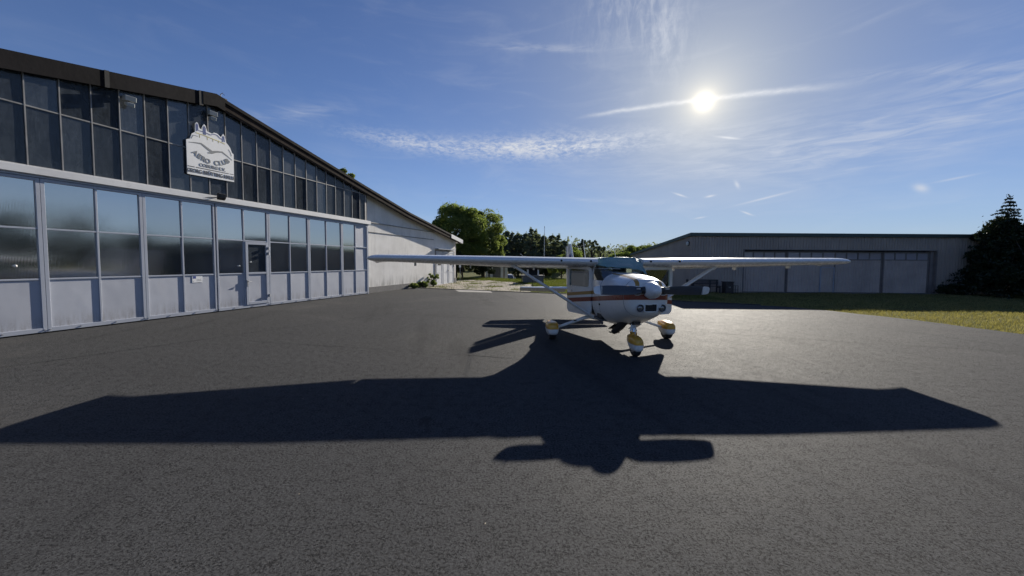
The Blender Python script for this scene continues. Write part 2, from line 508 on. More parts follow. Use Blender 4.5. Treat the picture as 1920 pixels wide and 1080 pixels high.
def pant_paint():
    mt, nt, b = new_mat('wheel_fairing_paint')
    o = objco(nt); x, y, z = xyz(nt, o)
    n1 = noise(nt, o, 6, 5, 0.6); n2 = noise(nt, o, 45, 3)
    c = mixcol(nt, n1.step(0.3, 0.7), (0.66, 0.65, 0.62), (0.74, 0.73, 0.71))
    c = mixcol(nt, (1.0 - z.step(0.10, 0.18)) * n1.step(0.4, 0.6) * 0.6, c, (0.25, 0.23, 0.2))
    yel = mixcol(nt, n1.step(0.3, 0.7), (0.56, 0.28, 0.025), (0.66, 0.36, 0.045))
    c = mixcol(nt, z.step(0.258, 0.262), c, yel)
    link(nt, c, b.inputs['Base Color']); link(nt, n2 * 0.12 + 0.25, b.inputs['Roughness'])
    b.inputs['Coat Weight'].default_value = 0.3
    return mt


def cover_fabric():
    mt, nt, b = new_mat('cover_fabric')
    o = objco(nt); n1 = noise(nt, o, 3, 5, 0.6); n2 = noise(nt, o, 220, 2)
    link(nt, mixcol(nt, n1.step(0.3, 0.7), (0.09, 0.20, 0.20), (0.17, 0.31, 0.30)), b.inputs['Base Color'])
    b.inputs['Roughness'].default_value = 0.42; b.inputs['Sheen Weight'].default_value = 0.3
    add_bump(nt, b, n2 + noise(nt, o, 7, 4) * 3.0, 0.4, 0.01)
    return mt


def cladding():
    mt, nt, b = new_mat('profiled_sheet')
    o = objco(nt); x, y, z = xyz(nt, o)
    st = noise(nt, combine(nt, x * 5, y, z * 0.3), 2, 5, 0.7); n1 = noise(nt, o, 0.5, 4)
    c = mixcol(nt, n1.step(0.3, 0.7), (0.31, 0.262, 0.225), (0.385, 0.325, 0.28))
    c = mixcol(nt, st.step(0.5, 0.75) * 0.35, c, (0.19, 0.175, 0.16))
    link(nt, c, b.inputs['Base Color']); b.inputs['Roughness'].default_value = 0.6
    return mt


M = {}
M['asphalt'] = asphalt()
M['joint'] = simple('bitumen_joint', (0.028, 0.028, 0.029), 0.75, scale=6, bump=0.3, spec=0.03)
M['concrete'] = simple('concrete', (0.20, 0.193, 0.182), 0.9, scale=4, grime=0.6, bump=0.4)
M['plinth'] = simple('plinth_concrete', (0.16, 0.155, 0.15), 0.9, scale=5, grime=0.7, bump=0.5)
M['kerb'] = simple('kerb_edge', (0.05, 0.048, 0.045), 0.9, scale=5, grime=0.5)
M['turf'] = turf('turf', (0.035, 0.05, 0.014), (0.10, 0.115, 0.03), (0.16, 0.13, 0.055), 0.6)
M['gravel'] = gravel()
M['plaster'] = plaster()
def door_panel():
    mt, nt, b = new_mat('grey_door_paint')
    o = objco(nt); x, y, z = xyz(nt, o); oi = S(nt, node(nt, 'ShaderNodeObjectInfo').outputs['Random'])
    n1 = noise(nt, o, 1.3, 5, 0.6); n2 = noise(nt, o, 28, 4, 0.7); st = noise(nt, combine(nt, x * 6, y, z * 0.5), 2.2, 5, 0.7)
    f = n1 * 0.6 + (oi - 0.5) * 0.35 + n2 * 0.2
    c = mixcol(nt, f.step(0.2, 0.75), (0.375, 0.39, 0.435), (0.43, 0.45, 0.50))
    c = mixcol(nt, (1.0 - z.step(0.14, 0.55)) * (st * 0.8 + n2 * 0.35).step(0.45, 0.8) * 0.75, c, (0.17, 0.155, 0.14))
    c = mixcol(nt, st.step(0.58, 0.75) * 0.22, c, (0.26, 0.25, 0.245))
    link(nt, c, b.inputs['Base Color']); link(nt, n2 * 0.2 + 0.36, b.inputs['Roughness'])
    add_bump(nt, b, noise(nt, o, 1.6, 2, 0.4), 0.35, 0.03)
    return mt


M['doorgrey'] = door_panel()
M['framegrey'] = simple('grey_frame_paint', (0.36, 0.385, 0.44), 0.38, vary=0.05, scale=1.5, grime=0.3)
M['trim'] = simple('pale_trim', (0.62, 0.62, 0.62), 0.5, vary=0.06, scale=1.0, grime=0.4)
M['steel'] = simple('galvanised_steel', (0.45, 0.45, 0.46), 0.4, 0.8, grime=0.2)
M['mullion'] = simple('weathered_mullion', (0.27, 0.265, 0.26), 0.6, vary=0.2, grime=0.5)
M['bitumen'] = simple('bitumen_fascia', (0.014, 0.0125, 0.0135), 0.85, spec=0.12, vary=0.25, scale=0.9, grime=0.4, bump=0.3)
M['timber'] = simple('weathered_timber', (0.034, 0.025, 0.021), 0.9, spec=0.1, vary=0.3, scale=3, grime=0.5, bump=0.4)
M['soffit'] = simple('soffit_board', (0.06, 0.05, 0.045), 0.9, spec=0.1, vary=0.2, scale=2, grime=0.5)
M['dark'] = simple('dark_interior', (0.02, 0.02, 0.022), 0.9)
M['rib_glass'] = reflective_glass('ribbed_glass', 0.58, 0.035, (0.010, 0.014, 0.018), True, 0.12)
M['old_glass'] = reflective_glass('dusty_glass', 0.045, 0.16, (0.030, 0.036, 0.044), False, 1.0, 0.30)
M['dim_glass'] = reflective_glass('clouded_glass', 0.10, 0.2, (0.36, 0.33, 0.35), False, 0.1)
M['signwhite'] = simple('sign_white', (0.74, 0.74, 0.73), 0.5, vary=0.03)
M['signgrey'] = simple('sign_grey', (0.16, 0.17, 0.18), 0.5, vary=0.03)
M['signblack'] = simple('sign_black', (0.02, 0.02, 0.022), 0.5)
M['signblue'] = simple('sign_blue', (0.035, 0.06, 0.25), 0.5)
M['signyellow'] = simple('sign_yellow', (0.62, 0.52, 0.14), 0.5)
M['plasticwhite'] = simple('white_plastic', (0.6, 0.6, 0.57), 0.45, grime=0.3)
M['boxgrey'] = simple('grey_plastic', (0.34, 0.35, 0.33), 0.5, grime=0.4)
M['black'] = simple('black_rubber', (0.015, 0.015, 0.016), 0.8)
M['blackmetal'] = simple('black_metal', (0.02, 0.021, 0.023), 0.5)
M['clad'] = cladding()
M['doortrim'] = simple('door_trim', (0.19, 0.165, 0.155), 0.7)
M['claddoor'] = simple('door_sheet', (0.44, 0.365, 0.325), 0.6, vary=0.1, scale=0.8, grime=0.4)
M['cladtrim'] = simple('green_roof_trim', (0.05, 0.075, 0.065), 0.5)
M['livery'] = livery('aircraft_paint')
M['doorgrey2'] = simple('seam_sealant', (0.22, 0.22, 0.23), 0.7)
M['white'] = simple('white_aircraft_paint', WHITE, 0.27, vary=0.03, scale=1.5, grime=0.22, coat=0.35)
M['pant'] = pant_paint()
M['prop'] = simple('propeller_paint', (0.055, 0.064, 0.078), 0.42, vary=0.1)
M['chrome'] = simple('polished_steel', (0.6, 0.6, 0.6), 0.2, 1.0)
M['soot'] = simple('sooty_metal', (0.05, 0.045, 0.04), 0.6, 0.3, grime=0.5)
M['cover'] = cover_fabric()
M['glass'] = clear_glass('tinted_glass', (0.55, 0.66, 0.66), 0.12)
M['seat'] = simple('seat_cloth', (0.05, 0.05, 0.055), 0.9)
M['lining'] = simple('cabin_lining', (0.12, 0.12, 0.12), 0.9)
M['lens'] = simple('lamp_lens', (0.20, 0.20, 0.20), 0.12, 0.5)
M['wood'] = simple('dark_wood', (0.05, 0.042, 0.04), 0.8, vary=0.2, grime=0.4, bump=0.3)
M['carwhite'] = simple('car_white', (0.75, 0.75, 0.75), 0.25, coat=0.5, vary=0.03)
M['carglass'] = reflective_glass('car_glass', 0.15, 0.05, (0.015, 0.018, 0.02), False, 0.1)
M['bark'] = simple('bark', (0.07, 0.055, 0.042), 0.95, vary=0.3, scale=6, bump=0.8)
M['leaf_lime'] = foliage_mat('leaf_lime', (0.075, 0.125, 0.035), (0.200, 0.250, 0.070), 0.55)
M['leaf_mid'] = foliage_mat('leaf_mid', (0.068, 0.105, 0.035), (0.175, 0.215, 0.070), 0.55)
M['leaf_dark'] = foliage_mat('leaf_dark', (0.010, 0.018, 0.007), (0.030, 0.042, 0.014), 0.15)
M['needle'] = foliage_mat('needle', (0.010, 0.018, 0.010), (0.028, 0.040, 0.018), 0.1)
M['pine'] = foliage_mat('pine_needle', (0.080, 0.105, 0.080), (0.170, 0.195, 0.125), 0.45)
M['grassdry'] = foliage_mat('grass_blades', (0.075, 0.078, 0.028), (0.31, 0.275, 0.115), 0.35, 1.2)
M['grassgreen'] = foliage_mat('grass_green', (0.035, 0.055, 0.012), (0.13, 0.15, 0.035), 0.35, 0.6)

# ------------------------------------------------------------------ the setting: ground
def sstep(a, b, x):
    t = min(1, max(0, (x - a) / (b - a))); return t * t * (3 - 2 * t)


def gz(x, y):
    drop = sstep(41, 52, y) * (1 - sstep(7.5, 11, x))
    bump = 0.03 * math.sin(x * 0.9 + y * 0.4) * sstep(26, 30, y) + 0.02 * math.sin(x * 1.7 - y * 1.1) * sstep(14, 16, y)
    return -0.03 - 1.35 * drop + bump


xs = sorted(set([-900, -500, -250, -120, -60, -40] + list(range(-30, 61, 2)) + [80, 120, 250, 500, 900]))
ys = sorted(set([-600, -300, -120, -60] + list(range(-40, 81, 2)) + [100, 130, 180, 300, 600, 1400]))
gm = MB()
gm.v = [(x, y, gz(x, y)) for y in ys for x in xs]
gm.f = [(j * len(xs) + i, j * len(xs) + i + 1, (j + 1) * len(xs) + i + 1, (j + 1) * len(xs) + i) for j in range(len(ys) - 1) for i in range(len(xs) - 1)]
struct(gm.build('ground', M['turf'], smooth=180))

APRON = [(-9.4, 27.05), (-6.4, 25.75), (3.6, 21.46), (7.5, 18.46), (8.32, 17.78), (11.0, 16.5), (11.91, 15.9), (12.55, 14.72), (13.31, 12.68), (13.6, 9.89), (13.4, 4), (12.8, -8), (12, -40), (-34, -40), (-34, -8), (-20, -8)]
ap = MB()
na = len(APRON)
edge = []
for i, (x, y) in enumerate(APRON):           # the worn edge towards the grass wanders a little
    x2, y2 = APRON[(i + 1) % na]
    k = max(1, int(math.hypot(x2 - x, y2 - y) / 0.35)) if i < 11 else 1
    for j in range(k):
        t = j / k
        w_ = 0.05 if 3 <= i < 11 else 0.0
        edge.append((x + (x2 - x) * t + random.uniform(-w_, w_), y + (y2 - y) * t + random.uniform(-w_, w_)))
ap.add([(x, y, 0.0) for x, y in edge] + [(x, y, -0.1) for x, y in edge],
       [tuple(range(len(edge)))] + [(i, i + len(edge), (i + 1) % len(edge) + len(edge), (i + 1) % len(edge)) for i in range(len(edge))])
struct(ap.build('apron', M['asphalt']))


def strip(name, pts, w, z, mat, jitter=0.0):
    mb = MB(); pts = [Vector((*p, 0)) for p in pts]; dense = []
    for a, b in zip(pts, pts[1:]):
        n = max(1, int((b - a).length / 0.3)); dense += [a.lerp(b, i / n) for i in range(n)]
    dense.append(pts[-1]); L = []
    for i, p in enumerate(dense):
        d = (dense[min(i + 1, len(dense) - 1)] - dense[max(i - 1, 0)]).normalized(); q = Vector((-d.y, d.x, 0))
        L.append((p + q * (w / 2 + random.uniform(-jitter, jitter)), p - q * (w / 2 + random.uniform(-jitter, jitter))))
    vs = [(v.x, v.y, z) for pr in L for v in pr]
    mb.add(vs, [(2 * i, 2 * i + 1, 2 * i + 3, 2 * i + 2) for i in range(len(L) - 1)])
    return struct(mb.build(name, mat))


strip('paving_joint', [(-9.6, 4.3), (-8.28, 6.2), (-7.21, 7.92), (-4.36, 12.52), (-3.57, 13.5), (0.5, 20.5)], 0.022, 0.004, M['joint'], 0.008)
strip('paving_joint', [(-5.65, 8.41), (-2.6, 7.75), (0.11, 7.08)], 0.014, 0.004, M['joint'], 0.006)
strip('paving_joint', [(-3.57, 13.0), (0.5, 11.6), (4.92, 10.0), (8.35, 8.62), (10.8, 7.92), (13.2, 7.1)], 0.018, 0.004, M['joint'], 0.007)

# concrete slab at the far edge, kerb and gravel yard
cs = MB(); cs.add([(-3.3, 24.4, 0.006), (-1.0, 23.45, 0.006), (-0.8, 22.2, 0.006), (-2.8, 22.6, 0.006)], [(3, 2, 1, 0)]); struct(cs.build('concrete_slab', M['concrete']))
kb = MB()
kp = [(-6.1, 25.66), (3.6, 21.5), (7.5, 18.5), (8.32, 17.82), (11.0, 16.54)]
for (x0, y0), (x1, y1) in zip(kp, kp[1:]):
    d = Vector((x1 - x0, y1 - y0, 0)).normalized(); q = Vector((-d.y, d.x, 0)) * 0.09
    a = Vector((x0, y0, 0)) + q * 0.15; b = Vector((x1, y1, 0)) + q * 0.15
    kb.hexa([a - Vector((0, 0, 0.1)), b - Vector((0, 0, 0.1)), b + q - Vector((0, 0, 0.1)), a + q - Vector((0, 0, 0.1))],
            [a + Vector((0, 0, 0.035)), b + Vector((0, 0, 0.035)), b + q + Vector((0, 0, 0.035)), a + q + Vector((0, 0, 0.035))])
struct(kb.build('kerb', M['kerb']))
gv = MB()
gxs = np.linspace(-7, 5, 25); gys = np.linspace(22.0, 39, 35)
gpoly = [(-7.0, 26.1), (-5.4, 39.0), (-2.2, 37.5), (0.5, 33.5), (2.0, 30.0), (1.4, 22.5)]
def inpoly(x, y, P):
    c = False
    for i in range(len(P)):
        x1, y1 = P[i]; x2, y2 = P[i - 1]
        if (y1 > y) != (y2 > y) and x < (x2 - x1) * (y - y1) / (y2 - y1) + x1: c = not c
    return c
gi = {}
for j in range(len(gys) - 1):
    for i in range(len(gxs) - 1):
        cxm, cym = (gxs[i] + gxs[i + 1]) / 2, (gys[j] + gys[j + 1]) / 2
        if inpoly(cxm, cym, gpoly) and not (cym < 25.66 - (cxm + 6.1) * 0.429 + 0.3):
            ids = []
            for a, b in ((i, j), (i + 1, j), (i + 1, j + 1), (i, j + 1)):
                if (a, b) not in gi:
                    gi[(a, b)] = len(gv.v); gv.v.append((gxs[a] + random.uniform(-.15, .15), gys[b] + random.uniform(-.15, .15), gz(gxs[a], gys[b]) + 0.015))
                ids.append(gi[(a, b)])
            gv.f.append(tuple(ids))
struct(gv.build('gravel_yard', M['gravel'], smooth=180))

# ------------------------------------------------------------------ the long hangar on the left
HB = Vector((-7.533, 20.839, 0.0)); HROT = math.atan2(0.956, 0.292)
HM = Matrix.Translation(HB) @ Matrix.Rotation(HROT, 4, 'Z')


def hpos(s, y, z): return HM @ Vector((s, y, z))


H = thing('club_hangar', 'long hangar with grey glazed folding doors, dark gable glazing and white plaster annex', 'hangar', HB, HROT)
ROOF = [(-28.5, 3.22), (-8.03, 7.29), (-0.1, 5.69), (4.18, 4.86), (12.45, 3.60)]


def roof_z(s):
    for (a, za), (b, zb) in zip(ROOF, ROOF[1:]):
        if s <= b: return za + (zb - za) * (s - a) / (b - a)
    return ROOF[-1][1]


rb = MB()
for (a, za), (b, zb) in zip(ROOF, ROOF[1:]):
    rb.hexa([(a, -0.10, za - 0.16), (b, -0.10, zb - 0.16), (b, 19, zb - 0.16), (a, 19, za - 0.16)], [(a, -0.10, za), (b, -0.10, zb), (b, 19, zb), (a, 19, za)])
roof = rb.build('roof', M['bitumen'], H)


def fascia(a, b, y0, y1, dt, db, mat, name='fascia'):
    f = MB(); pts = [a] + [s for s, _ in ROOF if a < s < b] + [b]
    for p, q in zip(pts, pts[1:]):
        zp, zq = roof_z(p), roof_z(q)
        f.hexa([(p, y0, zp - db), (q, y0, zq - db), (q, y1, zq - db), (p, y1, zp - db)], [(p, y0, zp - dt), (q, y0, zq - dt), (q, y1, zq - dt), (p, y1, zp - dt)])
    return f.build(name, mat, roof)


fascia(-28.5, -19.0, -0.15, -0.102, -0.02, 0.40, M['bitumen']); fascia(-18.97, -10.93, -0.15, -0.102, -0.02, 0.40, M['bitumen'])
fascia(-10.85, -8.57, -0.15, -0.102, -0.02, 0.40, M['bitumen']); fascia(-8.46, -7.75, -0.18, -0.102, -0.03, 0.38, M['bitumen'])
fascia(-10.94, -10.84, -0.165, -0.102, -0.03, 0.41, M['black'], 'fascia_strap'); fascia(-8.58, -8.46, -0.17, -0.102, -0.03, 0.43, M['black'], 'fascia_strap')
fascia(-7.75, -3.0, -0.18, -0.102, -0.015, 0.10, M['bitumen'], 'verge_board'); fascia(-3.0, 4.18, -0.18, -0.102, -0.015, 0.10, M['bitumen'], 'verge_board')
fascia(4.18, 10.2, -0.18, -0.102, -0.015, 0.10, M['bitumen'], 'verge_board')
fascia(-7.75, -1.9, -0.145, -0.102, 0.103, 0.32, M['timber']); fascia(-1.88, 4.9, -0.147, -0.102, 0.103, 0.32, M['timber']); fascia(4.92, 10.2, -0.145, -0.102, 0.103, 0.32, M['timber'])
fascia(10.22, 12.48, -0.18, -0.102, -0.02, 0.28, M['trim'])
fascia(-28.4, 0.04, -0.098, -0.012, 0.165, 0.20, M['soffit'], 'soffit'); fascia(0.06, 12.4, -0.098, 0.262, 0.165, 0.20, M['soffit'], 'soffit')
fascia(-7.7, 12.2, -0.12, -0.06, 0.325, 0.37, M['soffit'], 'batten')
gt = MB(); gt.box(12.42, 12.57, -0.12, 19, 3.35, 3.49); gt.build('gutter', M['trim'], roof)
ap_ = MB(); ap_.tube([(-7.8, -0.05, 7.28), (-7.8, -0.05, 7.41), (-7.73, -0.05, 7.48), (-7.67, -0.05, 7.43)], 0.012, 6); ap_.box(-7.95, -7.65, -0.15, 0.15, 7.22, 7.29); ap_.build('ridge_hook', M['blackmetal'], roof)

# plaster annex wall, set back behind the door plane
PY = 0.27
w_ = MB()
poly = [(0.06, -0.45), (11.98, -0.45), (11.98, roof_z(11.98) - 0.2), (4.18, roof_z(4.18) - 0.2), (0.06, roof_z(0.06) - 0.2)]
w_.prism(poly, PY, PY + 0.28)
wall = w_.build('plaster_wall', M['plaster'], H)
w_ = MB(); w_.box(11.70, 11.98, PY + 0.283, 19, -0.45, 3.3); w_.build('side_wall', M['plaster'], H)
w_ = MB(); w_.prism([(-28.0, -0.2), (11.6, -0.2), (11.6, 3.3), (-8.03, 7.0), (-28.0, 3.0)], 18.6, 18.85); w_.build('rear_wall', M['plaster'], H)
w_ = MB(); w_.box(-28.2, -28.0, 0.0, 18.85, -0.2, 3.0); w_.build('side_wall', M['plaster'], H)
w_ = MB(); w_.box(0.005, 0.055, -0.02, PY + 0.2, -0.05, 3.75); w_.build('corner_post', M['framegrey'], H)
w_ = MB(); w_.hexa([(-0.06, 0.06, 3.945), (0.055, 0.06, 3.945), (0.055, PY + 0.2, 3.945), (-0.06, PY + 0.2, 3.945)], [(-0.06, 0.06, roof_z(-0.06) - 0.2), (0.055, 0.06, roof_z(0.055) - 0.2), (0.055, PY + 0.2, roof_z(0.055) - 0.2), (-0.06, PY + 0.2, roof_z(-0.06) - 0.2)]); w_.build('corner_post', M['timber'], H)
def pbox(x0, x1, y0, y1, z0, z1): return MB().box(x0, x1, PY + y0, PY + y1, z0, z1)
pbox(0.1, 8.16, -0.05, -0.001, -0.3, 0.33).build('plinth', M['plinth'], wall)
pbox(11.55, 12.02, -0.06, -0.001, -0.45, 0.42).build('plinth', M['plinth'], wall)
pbox(0.08, 8.1, -0.07, -0.001, 3.92, 3.955).build('drip_ledge', M['mullion'], wall)
pbox(0.08, 8.05, -0.03, -0.001, 3.38, 3.41).build('drip_ledge', M['plinth'], wall)
# three leaved white door of the annex
M['olddoor'] = simple('peeling_white_door', (0.60, 0.61, 0.63), 0.6, vary=0.08, scale=2.5, grime=0.5)
dd = pbox(8.26, 8.36, -0.05, -0.002, -0.3, 2.66); dd.box(11.56, 11.64, PY - 0.05, PY - 0.002, -0.3, 2.66); dd.box(8.36, 11.56, PY - 0.05, PY - 0.002, 2.58, 2.66)
frame = dd.build('door_frame', M['mullion'], H)
for i, (a, b) in enumerate(((8.38, 9.48), (9.50, 10.52), (10.54, 11.54))):
    leaf = pbox(a, b, -0.035, -0.004, -0.2, 2.57).build('door_leaf', M['olddoor'], H)
    t_ = MB()
    for za, zb in ((0.0, 0.07), (0.92, 0.99), (2.46, 2.53)): t_.box(a + 0.08, b - 0.08, PY - 0.05, PY - 0.036, za, zb)
    for xa in (a + 0.08, b - 0.15): t_.box(xa, xa + 0.07, PY - 0.049, PY - 0.0355, 0.07, 2.46)
    t_.build('door_batten', M['olddoor'], leaf)
    if i != 1: pbox(a + 0.3, b - 0.3, -0.046, -0.036, 1.5, 2.0).build('pane', M['dark'], leaf)
    if i == 1:
        k_ = pbox(b - 0.08, b - 0.02, -0.09, -0.036, 1.02, 1.12); k_.tube([(b - 0.05, PY - 0.09, 1.08), (b - 0.17, PY - 0.09, 1.08)], 0.012, 6); k_.build('handle', M['blackmetal'], leaf)
    if i == 2: pbox(b - 0.12, b - 0.05, -0.07, -0.036, 1.35, 1.55).build('lock_plate', M['blackmetal'], leaf)
rl = MB()
for xx in (8.3, 9.2, 10.1, 11.0): rl.box(xx, xx + 0.03, PY - 0.32, PY - 0.0, 2.70, 2.73)
rl.box(8.2, 11.2, PY - 0.35, PY - 0.32, 2.70, 2.74); rl.box(8.2, 11.2, PY - 0.34, PY - 0.02, 2.74, 2.755); rl.build('canopy_rail', M['framegrey'], H)
cb = MB(); cb.tube([(10.9, -0.05, roof_z(10.9) - 0.38), (11.5, 0.1, 3.05), (11.9, 0.22, 2.85)], 0.03, 6); cb.build('downpipe', M['trim'], H)

# folding door leaves, one per bay
EDGES = [-20.35, -18.3, -16.25, -14.2, -12.17, -10.15, -8.1, -6.07, -4.06, -1.98, 0.0]
lt = MB(); lt.box(-24.5, 0.17, -0.115, 0.10, 3.755, 3.94); lt.build('lintel', M['trim'], H, bevel=0.008)
ld = MB(); ld.box(-24.5, 0.1, -0.04, 0.10, 3.70, 3.752); ld.build('door_track', M['framegrey'], H)
fill = MB(); fill.box(-28.0, -20.46, 0.0, 0.25, -0.1, 6.0 - 1.3); fill.build('plaster_wall', M['plaster'], H)
gl_back = MB(); gl_back.box(-20.4, 0.02, 0.12, 0.16, 0.0, 3.72); gl_back.build('door_backing', M['dark'], H)
PW, TH = 0.075, 0.022
for i, (a, b) in enumerate(zip(EDGES, EDGES[1:])):
    ped = (i == 6); last = (i == len(EDGES) - 2)
    mid = (a + b) / 2
    f = MB()
    ga = 0.022 if abs(a + 8.1) < 0.01 else 0.003
    gb = 0.022 if abs(b + 8.1) < 0.01 else 0.003
    f.box(a + ga, a + PW, -0.03, 0.10, 0.03, 3.69); f.box(b - PW, b - gb, -0.03, 0.10, 0.03, 3.69)
    f.box(a + PW, b - PW, -0.028, 0.10, 0.03, 0.13); f.box(a + PW, b - PW, -0.028, 0.10, 3.62, 3.69)
    f.box(mid - TH, mid + TH, -0.026, 0.09, 0.13, 3.62)
    for zc in (2.50, 1.30):
        f.box(a + PW, mid - TH, -0.024, 0.09, zc - 0.02, zc + 0.02)
        if not (ped and zc < 2): f.box(mid + TH, b - PW, -0.024, 0.09, zc - 0.02, zc + 0.02)
    leaf = f.build('door_leaf', M['framegrey'], H, bevel=0.004)
    for (xa, xb, right) in ((a + PW, mid - TH, False), (mid + TH, b - PW, True)):
        for zi, (za, zb) in enumerate(((2.52, 3.62), (1.32, 2.48))):
            if ped and right and zi == 1: continue
            g_ = MB(); tx = random.uniform(-0.004, 0.004); tz = random.uniform(-0.004, 0.004)
            ym = 0.016
            opaque = last and right
            g_.hexa([(xa, ym - tx - tz, za), (xb, ym + tx - tz, za), (xb, ym + 0.02, za), (xa, ym + 0.02, za)],
                    [(xa, ym - tx + tz, zb), (xb, ym + tx + tz, zb), (xb, ym + 0.02, zb), (xa, ym + 0.02, zb)])
            g_.build('pane' if not opaque else 'panel', M['doorgrey'] if opaque else M['rib_glass'], leaf)
        if ped and right: continue
        pn = MB(); pn.box(xa, xb, 0.0, 0.03, 0.13, 1.28); pn.build('panel', M['doorgrey'], leaf)
    for xb in (a + 0.04, a + 0.6, mid + 0.3, b - 0.05):
        bl = MB(); bl.tube([(xb, -0.045, 0.08), (xb, -0.027, 0.08)], 0.016, 8); bl.build('bolt', M['steel'], leaf)
    if i in (4, 5):
        pass
# walk-through door in the fourth visible bay
a, b = -8.1, -6.07; mid = (a + b) / 2
d = MB()
x0, x1 = mid + 0.03, b - PW - 0.005
d.box(x0, x0 + 0.10, -0.05, 0.05, 0.14, 2.47); d.box(x1 - 0.07, x1, -0.05, 0.05, 0.14, 2.47)
d.box(x0 + 0.10, x1 - 0.07, -0.05, 0.05, 0.14, 0.24); d.box(x0 + 0.10, x1 - 0.07, -0.05, 0.05, 2.37, 2.47); d.box(x0 + 0.10, x1 - 0.07, -0.048, 0.05, 1.27, 1.34)
pd = d.build('walk_door', M['framegrey'], H, bevel=0.004)
g_ = MB(); g_.box(x0 + 0.10, x1 - 0.07, 0.0, 0.02, 1.34, 2.37); g_.build('pane', M['old_glass'], pd)
g_ = MB(); g_.box(x0 + 0.10, x1 - 0.07, -0.012, 0.02, 0.24, 1.27); g_.build('panel', M['doorgrey'], pd)
k_ = MB(); k_.box(x0 + 0.02, x0 + 0.07, -0.07, -0.05, 0.82, 1.06); k_.tube([(x0 + 0.045, -0.07, 1.0), (x0 + 0.045, -0.11, 1.0), (x0 + 0.17, -0.11, 1.0)], 0.012, 8); k_.build('handle', M['steel'], pd, smooth=40)
for zc in (2.25, 2.05, 0.42):
    k_ = MB(); k_.box(x1 - 0.02, x1 + 0.06, -0.085, -0.045, zc - 0.045, zc + 0.045); k_.tube([(x1 + 0.02, -0.09, zc - 0.06), (x1 + 0.02, -0.09, zc + 0.06)], 0.02, 8); k_.build('hinge', M['steel'], pd)
# round knobs on the panes
for s, z in ((-12.62, 1.62), (x0 + 0.22, 1.72), (mid - 0.2, 1.58)):
    k_ = MB(); k_.tube([(s, 0.015, z), (s, -0.02, z), (s, -0.04, z)], [0.03, 0.03, 0.012], 10); k_.build('knob', M['plasticwhite'], H, smooth=50)

# gable glazing: mullions and panes
top = lambda s: roof_z(s) - 0.21
ss = [-0.12] + [-0.59 - 0.587 * k for k in range(37)]
gz_f = MB()
for k, s in enumerate(ss):
    wd = 0.055 if k == 0 else 0.012
    if top(s) > 4.0: gz_f.box(s - wd, s + wd, -0.005, 0.05, 3.94, top(s))
for s0, s1 in zip(ss[1:], ss):
    zt = min(top(s0), top(s1))
    if zt > 5.4: gz_f.box(s0 + 0.012, s1 - 0.012, 0.0, 0.045, 5.315, 5.345)
gz_f.box(-21.8, 0.04, 0.0, 0.05, 3.941, 3.97)
gw = gz_f.build('gable_window', M['mullion'], H)
for s1, s0 in zip(ss, ss[1:]):
    t0, t1 = top(s0), top(s1)
    rows = []
    if min(t0, t1) > 5.42: rows = [((3.97, 3.97), (5.315, 5.315)), ((5.345, 5.345), (t0, t1))]
    elif min(t0, t1) > 4.0: rows = [((3.97, 3.97), (t0, t1))]
    for (za0, za1), (zb0, zb1) in rows:
        if s0 < -20.6: continue
        q = MB(); r1, r2 = random.uniform(-0.006, 0.006), random.uniform(-0.006, 0.006); xa, xb = s0 + 0.012, s1 - 0.012
        q.hexa([(xa, 0.025 + r1, za0), (xb, 0.025 - r1, za1), (xb, 0.04, za1), (xa, 0.04, za0)], [(xa, 0.025 + r2, zb0), (xb, 0.025 - r2, zb1), (xb, 0.04, zb1), (xa, 0.04, zb0)])
        q.build('pane', M['old_glass'], gw)
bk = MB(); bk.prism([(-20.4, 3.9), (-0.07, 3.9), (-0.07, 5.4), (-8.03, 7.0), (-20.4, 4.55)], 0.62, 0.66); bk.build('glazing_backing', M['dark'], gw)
M['brace'] = simple('inner_brace', (0.30, 0.30, 0.31), 0.7)
for q in range(8):                      # wind bracing seen through the dusty panes
    x0_ = -2.6 - q * 2.3; zt_ = min(top(x0_ - 2.0), top(x0_)) - .12
    if zt_ < 4.6: continue
    k_ = MB(); k_.tube([(x0_, 0.16, 3.99), (x0_ - 2.0, 0.16, zt_)], 0.035, 6); k_.build('brace', M['brace'], gw)
    k_ = MB(); k_.tube([(x0_ - 2.05, 0.20, 3.99), (x0_ - .1, 0.20, zt_ + .1)], 0.03, 6); k_.build('brace', M['brace'], gw)

# things fixed to the hangar
sign = thing('club_sign', 'white club sign with castle outline and bird, mounted on the dark gable glazing', 'sign', hpos(-8.17, -0.06, 4.52), HROT)
SB = [(-0.77, -0.02), (0.75, 0.02), (0.76, 0.98), (0.70, 1.02), (0.64, 1.18), (0.55, 1.28), (0.50, 1.32), (0.46, 1.52), (0.41, 1.58), (0.36, 1.50), (0.33, 1.45), (0.2, 1.53), (0.1, 1.53), (0.04, 1.47), (-0.12, 1.50), (-0.17, 1.66), (-0.21, 1.70), (-0.26, 1.63),
      (-0.30, 1.50), (-0.36, 1.52), (-0.40, 1.66), (-0.44, 1.69), (-0.49, 1.62), (-0.50, 1.36), (-0.60, 1.28), (-0.66, 1.10), (-0.77, 1.05)]
b_ = MB(); b_.prism(SB, 0.0, 0.025); b_.build('board', M['signwhite'], sign)


